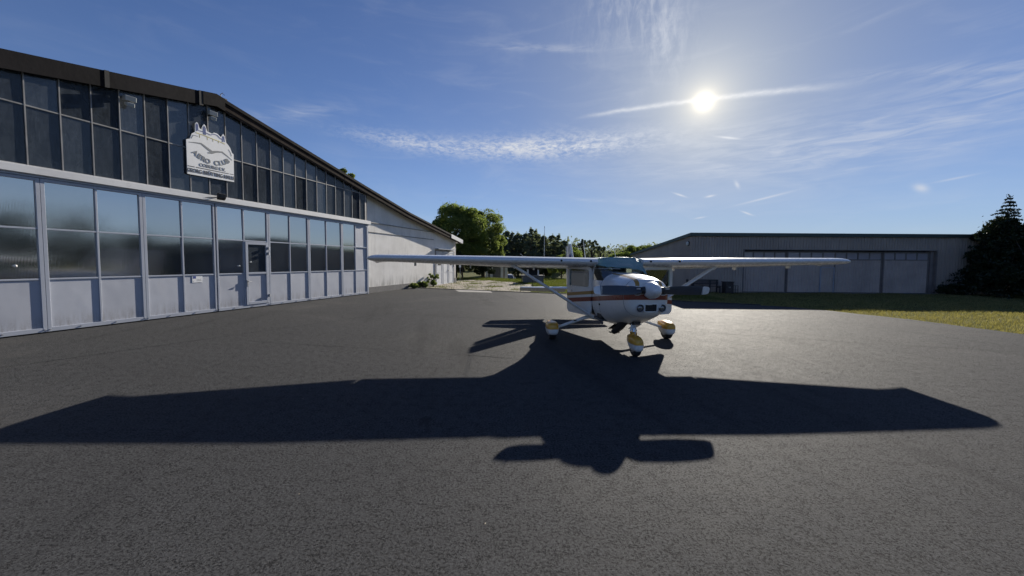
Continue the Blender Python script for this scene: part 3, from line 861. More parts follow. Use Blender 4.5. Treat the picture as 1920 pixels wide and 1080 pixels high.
def flat(pts, w, name, mat, par, y=-0.004):
    mb_ = MB(); P = [Vector((x, 0, z)) for x, z in pts]; rows = []
    ws = w if isinstance(w, (list, tuple)) else [w] * len(P)
    for i, p in enumerate(P):
        dr = (P[min(i + 1, len(P) - 1)] - P[max(i - 1, 0)]).normalized(); q = Vector((-dr.z, 0, dr.x))
        rows.append([p + q * ws[i] / 2 + Vector((0, y, 0)), p - q * ws[i] / 2 + Vector((0, y, 0)), p - q * ws[i] / 2, p + q * ws[i] / 2])
    mb_.loft(rows)
    return mb_.build(name, mat, par)


flat([(-0.70, 0.98), (-0.5, 1.02), (-0.32, 1.04), (-0.12, 0.93), (0.02, 0.86), (0.2, 0.92), (0.36, 0.95), (0.52, 0.87), (0.70, 0.76)], [0.015, 0.035, 0.05, 0.07, 0.085, 0.06, 0.05, 0.035, 0.012], 'bird', M['signgrey'], sign)
flat([(-0.12, 0.80), (0.02, 0.84), (0.1, 0.86)], [0.035, 0.07, 0.03], 'bird', M['signgrey'], sign, -0.0045)
flat([(-0.75, 0.235), (-0.55, 0.24)], 0.022, 'rule', M['signblack'], sign); flat([(-0.50, 0.242), (0.56, 0.268)], 0.022, 'rule', M['signblack'], sign); flat([(0.60, 0.27), (0.74, 0.274)], 0.016, 'rule', M['signblack'], sign)
flat([(-0.45, 1.40), (-0.45, 1.60), (-0.43, 1.64), (-0.41, 1.60), (-0.41, 1.44), (-0.34, 1.44)], 0.022, 'castle_outline', M['signblue'], sign)
flat([(-0.23, 1.36), (-0.23, 1.58), (-0.21, 1.63), (-0.18, 1.58), (-0.18, 1.36)], 0.026, 'castle_outline', M['signblue'], sign, -0.0045)
flat([(-0.34, 1.44), (-0.22, 1.445), (-0.02, 1.41), (0.1, 1.47), (0.2, 1.47), (0.3, 1.40), (0.38, 1.38)], 0.022, 'castle_outline', M['signblue'], sign, -0.005)
flat([(0.38, 1.30), (0.40, 1.50), (0.43, 1.50), (0.45, 1.32)], 0.02, 'castle_outline', M['signblue'], sign, -0.0048)
flat([(-0.48, 1.345), (-0.2, 1.33), (0.1, 1.30), (0.30, 1.28), (0.46, 1.25)], 0.02, 'castle_outline', M['signyellow'], sign, -0.0042)
for xx in (-0.36, -0.12, 0.06, 0.24): flat([(xx, 1.31), (xx, 1.22)], 0.012, 'castle_outline', M['signyellow'], sign, -0.0035)
flat([(-0.62, 1.12), (-0.56, 1.24), (-0.42, 1.245)], 0.016, 'hill_line', M['signgrey'], sign, -0.0038); flat([(0.58, 1.10), (0.64, 1.02), (0.68, 0.90)], 0.014, 'hill_line', M['signgrey'], sign, -0.0038)


def letters(s, size, pos, rot, mat, par, bold=0.0, sx=1.0):
    me = text_mesh(s, size, bold); me.materials.clear(); me.materials.append(mat)
    o = bpy.data.objects.new('lettering', me); col.objects.link(o); o.parent = par
    o.location = pos; o.rotation_euler = (R(90), -rot, 0); o.scale = (sx, 1, 1)
    return o


word = "AERO CLUB"
for i, ch in enumerate(word):
    if ch == ' ': continue
    t = (i - 4) / 4.0
    an = t * 0.66
    letters(ch, 0.215, (math.sin(an) * 0.86 + 0.01, -0.003, 1.37 - math.cos(an) * 0.86), -an * 0.0 + an, M['signgrey'], sign, 0.006)
letters("COBURG E.V.", 0.145, (0.03, -0.003, 0.355), 0.02, M['signgrey'], sign, 0.002, 1.0)
letters("GEORG-BRÜTTING-HALLE", 0.175, (0.0, -0.003, 0.125), 0.02, M['signblack'], sign, 0.0015, 0.75)

fl = thing('floodlight', 'small black floodlight on a bracket above the walk-through door', 'lamp', hpos(-8.05, -0.12, 3.86), HROT)
k_ = MB(); k_.hexa([(-0.13, -0.20, 0.0), (0.13, -0.20, 0.0), (0.13, -0.12, -0.06), (-0.13, -0.12, -0.06)], [(-0.13, -0.22, 0.15), (0.13, -0.22, 0.15), (0.13, -0.12, 0.16), (-0.13, -0.12, 0.16)]); k_.build('lamp_housing', M['blackmetal'], fl, bevel=0.008)
k_ = MB(); k_.hexa([(-0.11, -0.214, 0.015), (0.11, -0.214, 0.015), (0.11, -0.20, 0.01), (-0.11, -0.20, 0.01)], [(-0.11, -0.232, 0.135), (0.11, -0.232, 0.135), (0.11, -0.21, 0.135), (-0.11, -0.21, 0.135)]); k_.build('lens', M['carglass'], fl)
k_ = MB(); k_.tube([(0, 0.0, 0.05), (0, -0.12, 0.05)], 0.018, 8); k_.tube([(-0.06, 0.0, 0.03), (-0.3, -0.01, 0.0), (-0.42, 0.0, -0.04)], 0.008, 6); k_.build('bracket', M['blackmetal'], fl)
for s, z, lab in ((-10.4, 6.16, 'pale loudspeaker box under the eave, left of the ridge'), (-8.15, 6.58, 'pale loudspeaker box under the ridge, above the club sign')):
    t = thing('eave_speaker', lab, 'speaker', hpos(s, -0.01, z), HROT, 'speakers under the gable eave')
    k_ = MB(); k_.hexa([(-0.12, -0.16, -0.02), (0.12, -0.19, -0.02), (0.12, -0.04, 0.0), (-0.12, -0.02, 0.0)], [(-0.12, -0.17, 0.12), (0.12, -0.20, 0.12), (0.12, -0.04, 0.13), (-0.12, -0.02, 0.13)]); k_.build('housing', M['boxgrey'], t, bevel=0.01)
    k_ = MB(); k_.hexa([(-0.09, -0.17, -0.16), (0.07, -0.19, -0.18), (0.07, -0.06, -0.14), (-0.09, -0.04, -0.12)], [(-0.09, -0.18, -0.06), (0.07, -0.21, -0.07), (0.07, -0.06, -0.05), (-0.09, -0.04, -0.04)]); k_.build('lamp_head', M['boxgrey'], t, bevel=0.01)
    k_ = MB(); k_.tube([(-0.01, -0.10, -0.08), (-0.01, -0.10, 0.0)], 0.02, 8); k_.build('bracket', M['blackmetal'], t)
nt_ = thing('notice_plate', 'small white notice with blue square on a lower door panel', 'notice', hpos(-8.72, -0.002, 1.05), HROT)
k_ = MB(); k_.box(-0.155, 0.155, -0.008, 0.0, 0.0, 0.22); k_.build('plate', M['signwhite'], nt_)
k_ = MB(); k_.box(-0.13, -0.04, -0.010, -0.0082, 0.13, 0.205); k_.build('blue_mark', M['signblue'], nt_)
k_ = MB()
for zz in (0.10, 0.075, 0.05): k_.box(-0.02, 0.12, -0.0098, -0.0083, zz, zz + 0.006)
k_.box(-0.13, -0.115, -0.0098, -0.0083, 0.03, 0.045); k_.build('print_lines', M['signgrey'], nt_)

# ------------------------------------------------------------------ the low hangar on the right
RB = Vector((11.6, 24.2, 0.0)); RROT = math.atan2(-0.25, 15.0)
RHM = Matrix.Translation(RB) @ Matrix.Rotation(RROT, 4, 'Z')
G = thing('sheet_metal_hangar', 'low grey-brown corrugated metal hangar with wide sliding doors in the shade', 'hangar', RB, RROT)


def corrug(x0, x1, z0, z1, y, pitch, depth, z1b=None, axis='x', back=0.02):
    """profiled sheet standing along x (or running back along y) with real ribs"""
    mb_ = MB(); prof = []; x = x0
    while x < x1 - 1e-6:
        for fx, fd in ((0.0, 0.0), (0.36, 0.0), (0.5, 1.0), (0.86, 1.0)):
            px = x + fx * pitch
            if px <= x1: prof.append((px, fd * depth))
        x += pitch
    prof.append((x1, 0.0))
    vs = []
    for px, d_ in prof:
        zt = z1 if z1b is None else z1 + (z1b - z1) * (px - x0) / (x1 - x0)
        for zz in (z0, zt):
            vs.append((px, y - d_, zz) if axis == 'x' else (y - d_, px, zz))
    mb_.add(vs, [(2 * i, 2 * i + 2, 2 * i + 3, 2 * i + 1) for i in range(len(prof) - 1)])
    return mb_


LX = 20.5
corrug(0, 3.28, -0.1, 3.55, 0.0, 0.17, 0.045).build('wall_cladding', M['clad'], G)
corrug(3.28, 15.12, 2.66, 3.55, 0.0, 0.17, 0.045).build('wall_cladding', M['clad'], G)
corrug(15.12, LX, -0.1, 3.55, 0.0, 0.17, 0.045).build('wall_cladding', M['clad'], G)
corrug(0, 12.0, -0.1, 3.55, -0.001, 0.155, 0.03, 2.55, axis='y').build('end_cladding', M['clad'], G)
k_ = MB(); k_.hexa([(-0.12, -0.14, 3.55), (LX + .1, -0.14, 3.55), (LX + .1, 12.2, 2.5), (-0.12, 12.2, 2.5)], [(-0.12, -0.14, 3.68), (LX + .1, -0.14, 3.68), (LX + .1, 12.2, 2.63), (-0.12, 12.2, 2.63)]); rr = k_.build('roof', M['clad'], G)
k_ = MB(); k_.box(-0.14, LX + .12, -0.17, -0.142, 3.49, 3.70); k_.build('eave_trim', M['cladtrim'], rr)
k_ = MB(); k_.hexa([(-0.15, -0.14, 3.50), (-0.122, -0.14, 3.50), (-0.122, 12.2, 2.45), (-0.15, 12.2, 2.45)], [(-0.15, -0.14, 3.695), (-0.122, -0.14, 3.695), (-0.122, 12.2, 2.645), (-0.15, 12.2, 2.645)]); k_.build('verge_trim', M['cladtrim'], rr)
MB().box(0.02, LX, 11.8, 12.0, -0.1, 2.52).build('rear_wall', M['clad'], G)
MB().hexa([(LX - 0.1, 0.05, -0.1), (LX, 0.05, -0.1), (LX, 11.8, -0.1), (LX - 0.1, 11.8, -0.1)], [(LX - 0.1, 0.05, 3.54), (LX, 0.05, 3.54), (LX, 11.8, 2.53), (LX - 0.1, 11.8, 2.53)]).build('end_wall', M['clad'], G)
k_ = MB(); k_.box(3.24, 3.30, -0.05, 0.34, -0.05, 2.66); k_.box(15.10, 15.16, -0.052, 0.34, -0.05, 2.66); k_.box(3.24, 15.16, -0.054, 0.34, 2.66, 2.70); k_.build('opening_trim', M['doortrim'], G)
k_ = MB(); k_.box(3.28, 15.12, 0.42, 0.46, 0, 2.66); k_.build('opening_backing', M['dark'], G)
LE = [3.32, 6.1, 9.1, 12.06, 14.86]
for i, (a, b) in enumerate(zip(LE, LE[1:])):
    yy = 0.20 if i % 2 else 0.30
    d_ = corrug(a + 0.03, b - 0.03, 0.02, 2.06, yy, 0.17, 0.035).build('sliding_door', M['claddoor'], G)
    k_ = MB(); k_.box(a, a + 0.05, yy - 0.05, yy + 0.05, 0.0, 2.6); k_.box(b - 0.05, b, yy - 0.05, yy + 0.05, 0.0, 2.6)
    k_.box(a + 0.05, b - 0.05, yy - 0.045, yy + 0.05, 2.06, 2.12); k_.box(a + 0.05, b - 0.05, yy - 0.045, yy + 0.05, 2.52, 2.6)
    nW = 4; wW = (b - a - 0.1) / nW
    for q in range(1, nW): k_.box(a + 0.05 + q * wW - 0.03, a + 0.05 + q * wW + 0.03, yy - 0.04, yy + 0.04, 2.12, 2.52)
    k_.build('door_frame', M['doortrim'], d_)
    for q in range(nW):
        p_ = MB(); p_.box(a + 0.05 + q * wW + (0.03 if q else 0), a + 0.05 + (q + 1) * wW - (0.03 if q < nW - 1 else 0), yy - 0.0, yy + 0.015, 2.12, 2.52); p_.build('pane', M['dim_glass'], d_)
k_ = MB(); k_.box(14.88, 15.08, 0.10, 0.40, 0, 2.64); k_.build('door_guide', M['doortrim'], G)
k_ = MB(); k_.box(8.17, 8.21, 0.12, 0.26, 0.03, 1.60); k_.box(9.0, 9.04, 0.12, 0.26, 0.03, 1.60); k_.box(8.21, 9.0, 0.12, 0.26, 1.56, 1.60); wd_ = k_.build('wicket_frame', M['framegrey'], G)
k_ = corrug(8.22, 8.99, 0.04, 1.55, 0.16, 0.155, 0.02); wk = k_.build('wicket_door', M['claddoor'], G)
k_ = MB(); k_.box(8.90, 8.94, 0.08, 0.14, 0.74, 0.86); k_.build('handle', M['steel'], wk)
# foundation strip
k_ = MB(); k_.box(-0.1, LX, -0.07, 0.4, -0.15, 0.0); k_.build('plinth', M['plinth'], G)
ol = thing('bulkhead_lamp', 'oval white bulkhead lamp high on the corner of the corrugated hangar', 'lamp', RHM @ Vector((-0.06, 0.35, 2.95)), RROT)
k_ = MB(); k_.tube([(0, 0, 0.1), (-0.07, 0, 0.1), (-0.10, 0, 0.1)], [0.13, 0.12, 0.06], 14); k_.build('lens', M['plasticwhite'], ol, smooth=40)
k_ = MB(); k_.tube([(0.03, 0, 0.1), (-0.02, 0, 0.1)], 0.15, 14); k_.build('base_ring', M['blackmetal'], ol)

# ------------------------------------------------------------------ the aeroplane (x to the image right, y aft)
PL = (2.445, 8.982, 0.0); PYAW = R(2.861)
A = thing('light_aeroplane', 'white high-wing single propeller aeroplane with red and gold stripes, both doors open', 'aeroplane', PL, PYAW)


def pchip(xk, yk, x):
    xk, yk = list(xk), list(yk); n = len(xk)
    d = [(yk[i + 1] - yk[i]) / (xk[i + 1] - xk[i]) for i in range(n - 1)]
    mm = [d[0]] + [0 if d[i - 1] * d[i] <= 0 else 2 * d[i - 1] * d[i] / (d[i - 1] + d[i]) for i in range(1, n - 1)] + [d[-1]]
    for i in range(n - 1):
        if x <= xk[i + 1] or i == n - 2:
            h = xk[i + 1] - xk[i]; t = (x - xk[i]) / h
            return (1 + 2 * t) * (1 - t) ** 2 * yk[i] + t * (1 - t) ** 2 * h * mm[i] + t * t * (3 - 2 * t) * yk[i + 1] + t * t * (t - 1) * h * mm[i + 1]


ST = [  # station forward, half width, bottom, top, upper exponent, lower exponent
    (2.145, .16, 1.06, 1.40, 2.2, 2.2), (2.13, .27, .95, 1.455, 2.5, 2.5), (2.06, .375, .85, 1.50, 2.8, 2.7), (1.9, .435, .765, 1.53, 2.8, 2.6), (1.6, .495, .655, 1.555, 2.8, 2.5),
    (1.3, .535, .555, 1.572, 2.8, 2.5), (.985, .558, .50, 1.58, 2.9, 2.6), (.955, .56, .495, 1.59, 2.95, 2.6), (.73, .56, .475, 1.725, 3.6, 2.8), (.50, .56, .465, 1.85, 5, 3), (.42, .56, .462, 1.856, 5.5, 3), (0, .56, .46, 1.86, 6, 3.2),
    (-.52, .56, .465, 1.85, 6, 3.2), (-.9, .545, .48, 1.82, 5, 3), (-1.05, .53, .49, 1.78, 4.4, 3), (-1.6, .43, .55, 1.49, 2.9, 2.6), (-2.3, .33, .65, 1.33, 2.4, 2.4), (-3.2, .23, .77, 1.21, 2.2, 2.2), (-4.2, .13, .86, 1.11, 2.1, 2.1),
    (-4.8, .055, .92, 1.06, 2, 2), (-4.93, .015, .96, 1.02, 2, 2)]
ST_r = list(reversed(ST)); SK = [s[0] for s in ST_r]


def fus(yf): return [pchip(SK, [s[i] for s in ST_r], yf) for i in range(1, 6)]


NU, NL = 36, 36                     # points above and below the belt line
NS = NU + NL
def ring(yf):
    w, zb, zt, nu, nl = fus(yf); zc = (zb + zt) / 2; h = (zt - zb) / 2; out = []
    belt = min(1.42, zc + .72 * h)
    tb = math.asin(max(0.02, (belt - zc) / h) ** (nu / 2))
    ts = [tb + (math.pi - 2 * tb) * i / NU for i in range(NU)] + [math.pi - tb + (math.pi + 2 * tb) * i / NL for i in range(NL)]
    for t in ts:
        c, s_ = math.cos(t), math.sin(t); n_ = nu if s_ > 0 else nl
        out.append((math.copysign(abs(c) ** (2 / n_), c) * w, -yf, zc + math.copysign(abs(s_) ** (2 / n_), s_) * h))
    return out


def cowl_front(X, Z):
    """foremost station whose section still holds the point"""
    best = 1.9
    for q in range(60):
        yf = 1.9 + q * .0041; w, zb, zt, nu, nl = fus(yf); zc = (zb + zt) / 2; h = (zt - zb) / 2
        n_ = nu if Z > zc else nl
        if (abs(X) / w) ** n_ + (abs(Z - zc) / h) ** n_ <= 1: best = yf
    return best


stations = [2.145, 2.14, 2.13, 2.11, 2.08, 2.04, 1.98, 1.9, 1.8, 1.7, 1.6, 1.5, 1.4, 1.3, 1.2, 1.1, 1.0, .97, .955, .90, .84, .78, .72, .66, .60, .55, .50, .42, .30, .15, 0, -.15, -.3, -.42, -.52, -.6, -.75, -.9, -1.02, -1.12, -1.25, -1.4, -1.5, -1.6, -1.8, -2.0, -2.3, -2.6, -2.9, -3.2, -3.6, -4.0, -4.4, -4.8, -4.9, -4.93]
rings = [ring(y) for y in stations]
groups = {'fuselage': MB(), 'windshield': MB(), 'side_window': MB(), 'rear_window': MB()}
for g in groups.values(): g.v = [p for r in rings for p in r]
for i in range(len(rings) - 1):
    for j in range(NS):
        k = (j + 1) % NS; ids = (i * NS + j, i * NS + k, (i + 1) * NS + k, (i + 1) * NS + j)
        vs = [groups['fuselage'].v[q] for q in ids]; c = [sum(v[a_] for v in vs) / 4 for a_ in range(3)]; yf = -c[1]
        g = 'fuselage'
        if .50 < yf < .955 and j < NU: g = 'windshield'
        elif -.52 < yf < .42 and .62 < c[2] < 1.74 and abs(c[0]) > .35: g = None
        elif -1.25 < yf < -.60 and j < NU and c[2] < 1.70 and abs(c[0]) > .3: g = 'side_window'
        elif -1.6 < yf < -1.12 and c[2] > 1.42 and abs(c[0]) < .42: g = 'rear_window'
        if g: groups[g].f.append(ids)
groups['fuselage'].f += [tuple(range(NS)), tuple((len(rings) - 1) * NS + j for j in reversed(range(NS)))]
for nm, mb_ in groups.items():
    me = mb_.mesh(nm)
    bm = bmesh.new(); bm.from_mesh(me); bmesh.ops.delete(bm, geom=[v for v in bm.verts if not v.link_faces], context='VERTS'); bm.to_mesh(me); bm.free()
    link_mesh(nm, me, M['livery'] if nm == 'fuselage' else M['glass'], A, smooth=38)

# cabin inside
k_ = MB(); k_.box(-.50, .50, -.92, 1.2, .56, .60); k_.build('cabin_floor', M['lining'], A)
k_ = MB(); k_.hexa([(-.5, -.93, .6), (.5, -.93, .6), (.5, -.62, .6), (-.5, -.62, .6)], [(-.5, -.90, 1.48), (.5, -.90, 1.48), (.5, -.60, 1.40), (-.5, -.60, 1.40)]); k_.build('instrument_panel', M['blackmetal'], A, bevel=0.03)
k_ = MB(); k_.box(-.5, .5, 1.2, 1.24, .58, 1.6); k_.build('rear_bulkhead', M['lining'], A)
for yy in (0.05, 0.75):
    for sx in (-.25, .25):
        k_ = MB(); k_.box(sx - .2, sx + .2, yy - .25, yy + .22, .72, .88); k_.hexa([(sx - .2, yy + .16, .88), (sx + .2, yy + .16, .88), (sx + .2, yy + .28, .88), (sx - .2, yy + .28, .88)], [(sx - .17, yy + .26, 1.42), (sx + .17, yy + .26, 1.42), (sx + .17, yy + .34, 1.42), (sx - .17, yy + .34, 1.42)])
        k_.build('seat', M['seat'], A, bevel=0.04)


# doors, hinged at the front, each standing open
def rrect(x0, x1, z0, z1, r, n=5, slant=0.0):
    pts = []
    for cx0, cz0, a0 in ((x1 - r, z0 + r, -90), (x1 - r, z1 - r, 0), (x0 + r, z1 - r, 90), (x0 + r, z0 + r, 180)):
        for i in range(n + 1):
            a = R(a0 + 90 * i / n); pts.append((cx0 + math.cos(a) * r, cz0 + math.sin(a) * r))
    return pts


def holed_plate(outer, inner, y0, y1):
    bm = bmesh.new(); loops = []
    for L in (outer, inner):
        if not L: continue
        vs = [bm.verts.new((x, y0, z)) for x, z in L]; loops.append(vs)
        for a_, b_ in zip(vs, vs[1:] + vs[:1]): bm.edges.new((a_, b_))
    bmesh.ops.triangle_fill(bm, use_beauty=True, use_dissolve=False, edges=bm.edges[:])
    ret = bmesh.ops.extrude_face_region(bm, geom=bm.faces[:])
    for v in ret['geom']:
        if isinstance(v, bmesh.types.BMVert): v.co.y = y1
    bmesh.ops.recalc_face_normals(bm, faces=bm.faces)
    me = bpy.data.meshes.new('door'); bm.to_mesh(me); bm.free()
    return me


for side, ang_ in ((-1, 21.5), (1, 66.5)):
    hx, hy = side * .57, -.415
    mt = livery('door_paint', (0, hy, 0), False)
    outer = [(x, z) for x, z in rrect(0.0, .95, .60, 1.70, .12)]
    inner = [(x, z) for x, z in rrect(.07, .86, 1.24, 1.64, .06)]
    me = holed_plate(outer, list(reversed(inner)), -.018, .018)
    # door plane: local x -> aft (aircraft y), local y -> aircraft x
    for v in me.vertices: v.co = Vector((v.co.y, v.co.x, v.co.z))
    me.flip_normals()
    d_ = link_mesh('door', me, mt, A)
    d_.location = (hx, hy, 0); d_.rotation_euler = (0, 0, R(ang_) * -side)
    k_ = MB(); k_.prism(rrect(.065, .865, 1.235, 1.645, .06), -.004, .004); k_.v = [(y, x, z) for x, y, z in k_.v]; k_.build('window', M['glass'], d_)
    me = holed_plate(rrect(.045, .885, 1.215, 1.665, .07), list(reversed(rrect(.072, .858, 1.242, 1.638, .055))), -.026, .026)
    for v in me.vertices: v.co = Vector((v.co.y, v.co.x, v.co.z))
    me.flip_normals(); link_mesh('window_frame', me, M['white'], d_)
    k_ = MB(); k_.box(side * .02, side * .045, .72, .88, 1.10, 1.13); k_.box(side * .018, side * .03, .74, .77, 1.09, 1.14); k_.build('handle', M['chrome'], d_)
    k_ = MB()
    for zz in (.74, 1.22): k_.tube([(side * .012, -.012, zz - .035), (side * .012, -.012, zz + .035)], .012, 6)
    k_.build('hinge', M['white'], d_)


# wings
def naca(x, t, m_=.02, p_=.4):
    yt = 5 * t * (.2969 * math.sqrt(max(x, 0)) - .126 * x - .3516 * x * x + .2843 * x ** 3 - .1036 * x ** 4)
    yc = m_ / p_ ** 2 * (2 * p_ * x - x * x) if x < p_ else m_ / (1 - p_) ** 2 * (1 - 2 * p_ + 2 * p_ * x - x * x)
    return yc + yt, yc - yt


WS = [(.50, .655, 1.812, -.93, 1.640, .13), (2.60, .655, 1.834, -.95, 1.668, .13), (5.12, .50, 1.872, -.57, 1.782, .14), (5.28, .485, 1.872, -.57, 1.778, .138), (5.40, .455, 1.868, -.57, 1.770, .125), (5.48, .395, 1.860, -.57, 1.760, .10), (5.53, .29, 1.850, -.565, 1.752, .065), (5.555, .15, 1.838, -.55, 1.748, .03)]


def wsec(X):
    for a_, b_ in zip(WS, WS[1:]):
        if X <= b_[0] + 1e-9:
            t = (X - a_[0]) / (b_[0] - a_[0]); return [a_[i] + (b_[i] - a_[i]) * t for i in range(6)]
    return list(WS[-1])


def wring(X, side, x0, x1, n=14, dz=0.0, shrink=0.0):
    _, ly, lz, ty, tz, t = wsec(X); ch = ly - ty
    xs_ = [x0 + (x1 - x0) * (1 - math.cos(math.pi * i / n)) / 2 if x0 < .01 else x0 + (x1 - x0) * i / n for i in range(n + 1)]
    up_, lo = [], []
    for x in xs_:
        a_, b_ = naca(x, t); yy = ly - x * ch; zz = lz + (tz - lz) * x
        up_.append((side * X, -yy, zz + a_ * ch + dz - shrink)); lo.append((side * X, -yy, zz + b_ * ch + dz + shrink))
    if x0 < .01: return list(reversed(up_)) + lo[1:]
    return list(reversed(up_)) + lo


for side in (-1, 1):
    k_ = MB(); k_.loft([wring(X, side, 0, .745) for X in (.50, 1.2, 1.9, 2.60, 3.4, 4.2, 5.10)])
    wing = k_.build('wing', M['white'], A, smooth=35)
    k_ = MB(); k_.loft([wring(X, side, 0, .995) for X in (5.105, 5.18, 5.28, 5.34, 5.40, 5.44, 5.48, 5.505, 5.53, 5.545, 5.555)]); k_.build('wing_tip', M['white'], wing, smooth=50)
    k_ = MB(); k_.loft([wring(X, side, .757, .995, 6, -.012, .002) for X in (.62, 1.6, 2.58)]); k_.build('flap', M['white'], wing, smooth=35)
    k_ = MB(); k_.loft([wring(X, side, .757, .995, 6, 0.0, .002) for X in (2.62, 3.8, 5.09)]); k_.build('aileron', M['white'], wing, smooth=35)
    for X in (1.30, .66):           # dark round openings in the leading edge
        _, ly, lz, _, _, _ = wsec(X)
        k_ = MB(); k_.tube([(side * X, -(ly + .012), lz + .012), (side * X, -(ly - .06), lz + .012)], .022, 10); k_.build('vent', M['black'], wing)
    for X in (1.75, 3.3, 4.6):      # flap and aileron hinges hanging under the wing
        _, ly, lz, ty, tz, t = wsec(X); yy = ly - (ly - ty) * .74; zz = lz + (tz - lz) * .74 - .03
        k_ = MB(); k_.box(side * X - .015, side * X + .015, -yy - .03, -yy + .1, zz - .07, zz + .02); k_.build('hinge', M['white'], wing)
    # strut
    p0 = Vector((side * .50, -.33, .575)); p1 = Vector((side * 2.34, -.28, 1.735)); rr_ = []
    dv = (p1 - p0).normalized(); fwd_ = Vector((0, 1, 0)); nn = dv.cross(fwd_).normalized()
    for t in (0, 1):
        c = p0.lerp(p1, t); rr_.append([c + fwd_ * math.cos(2 * math.pi * q / 14) * .075 + nn * math.sin(2 * math.pi * q / 14) * .034 for q in range(14)])
    k_ = MB(); k_.loft(rr_); st_ = k_.build('wing_strut', M['white'], A, smooth=50)
    k_ = MB(); k_.tube([p1 - dv * .1, p1 + dv * .03], .05, 10); k_.tube([p0 - dv * .05, p0 + dv * .1], .05, 10); k_.build('strut_cuff', M['white'], st_, smooth=50)
    # main gear leg, fairing, wheel
    k_ = MB(); path = [Vector((side * .30, -.02, .50)), Vector((side * .50, -.01, .535)), Vector((side * .62, -.01, .50)), Vector((side * 1.0, 0, .365)), Vector((side * 1.27, 0, .27))]
    k_.tube(path, [.055, .05, .042, .034, .03], 10, sx=1.0); k_.build('gear_leg', M['white'], A, smooth=50)
    k_ = MB(); k_.box(side * .84 - .03, side * .84 + .03, -.05, .05, .43, .455); k_.build('foot_step', M['blackmetal'], A)

# roof between the wings, aerial, wire
k_ = MB()
k_.loft([[(X, -y, z) for X, y, z in ((-.505, yf, zt - .03), (-.48, yf, zt), (0, yf, zt + .012), (.48, yf, zt), (.505, yf, zt - .03), (.505, yf, zt - .1), (-.505, yf, zt - .1))] for yf, zt in ((.44, 1.868), (.2, 1.895), (0, 1.898), (-.4, 1.88), (-.8, 1.83), (-.95, 1.79))])
k_.build('cabin_roof', M['white'], A, smooth=40)
k_ = MB(); k_.tube([(-.30, 1.12, 1.70), (-.30, 1.45, 2.33)], [.012, .007], 6); k_.build('aerial', M['white'], A)
k_ = MB(); k_.tube([(.25, .4, 1.88), (.25, .62, 2.2)], [.008, .004], 6); k_.build('aerial', M['white'], A)
k_ = MB(); k_.tube([(-.30, 1.40, 2.24), (-.15, 3.2, 2.29), (0, 4.85, 2.40)], .004, 5); k_.build('aerial_wire', M['steel'], A)


# wheel fairings
def fairing(cx0, cy0, name):
    """teardrop shell: front at -y"""
    prof = [(-.262, .05, .06), (-.255, .088, .10), (-.225, .115, .130), (-.14, .134, .150), (-.03, .143, .160), (.08, .138, .156), (.18, .116, .138), (.28, .085, .112), (.38, .047, .078), (.45, .014, .04)]
    rings_ = []
    for y, w, h in prof:
        zc = .262 + max(0, y) * .08
        rr_ = []
        for q in range(24):
            t = 2 * math.pi * q / 24; c, s_ = math.cos(t), math.sin(t)
            rr_.append((math.copysign(abs(c) ** .6, c) * w, y, max(zc + math.copysign(abs(s_) ** .72, s_) * h, .095)))
        rings_.append(rr_)
    mb_ = MB(); mb_.loft(rings_)
    o = mb_.build(name, M['pant'], A, smooth=50); o.location = (cx0, cy0, 0)
    # seam line moulding
    sm = MB(); loop = [(p[0], p[1]) for p in prof]
    pth = [(w + .002, y, .26) for y, w, h in prof] + [(-w - .002, y, .26) for y, w, h in reversed(prof)]
    sm.tube(pth + [pth[0]], .005, 5, cap=False); sm.build('seam', M['trim'], o)
    return o


def wheel(cx0, cy0, r, w):
    mb_ = MB(); prof = [(-w / 2, r * .62), (-w / 2, r * .86), (-w * .38, r * .97), (-w * .15, r), (w * .15, r), (w * .38, r * .97), (w / 2, r * .86), (w / 2, r * .62)]
    mb_.loft([[(x, math.cos(2 * math.pi * q / 28) * rr_, r + math.sin(2 * math.pi * q / 28) * rr_) for q in range(28)] for x, rr_ in prof])
    o = mb_.build('wheel', M['black'], A, smooth=40); o.location = (cx0, cy0, 0.0)
    h_ = MB(); h_.tube([(-w * .52, 0, r), (w * .52, 0, r)], r * .55, 16); h_.build('hub', M['steel'], o)
    return o


for side in (-1, 1):
    fairing(side * 1.37, 0.03, 'wheel_fairing'); wheel(side * 1.37, 0.0, .20, .155)
nf = fairing(-.035, -1.64, 'nose_fairing'); nf.scale = (.72, .92, .95); wheel(-.035, -1.66, .165, .13)
k_ = MB(); k_.tube([(-.03, -1.55, .38), (-.02, -1.50, .56)], .033, 12); k_.build('oleo_piston', M['chrome'], A, smooth=50)
k_ = MB(); k_.tube([(-.022, -1.51, .50), (-.01, -1.44, .72)], .05, 12); k_.tube([(-.09, -1.53, .46), (-.05, -1.50, .60)], .02, 8); k_.tube([(-.03, -1.62, .42), (-.025, -1.66, .50), (-.02, -1.55, .57)], .014, 6); k_.build('nose_leg', M['white'], A, smooth=50)
k_ = MB(); k_.box(-.085, .02, -1.60, -1.48, .385, .45); k_.build('fork_clamp', M['pant'], A, bevel=.01)

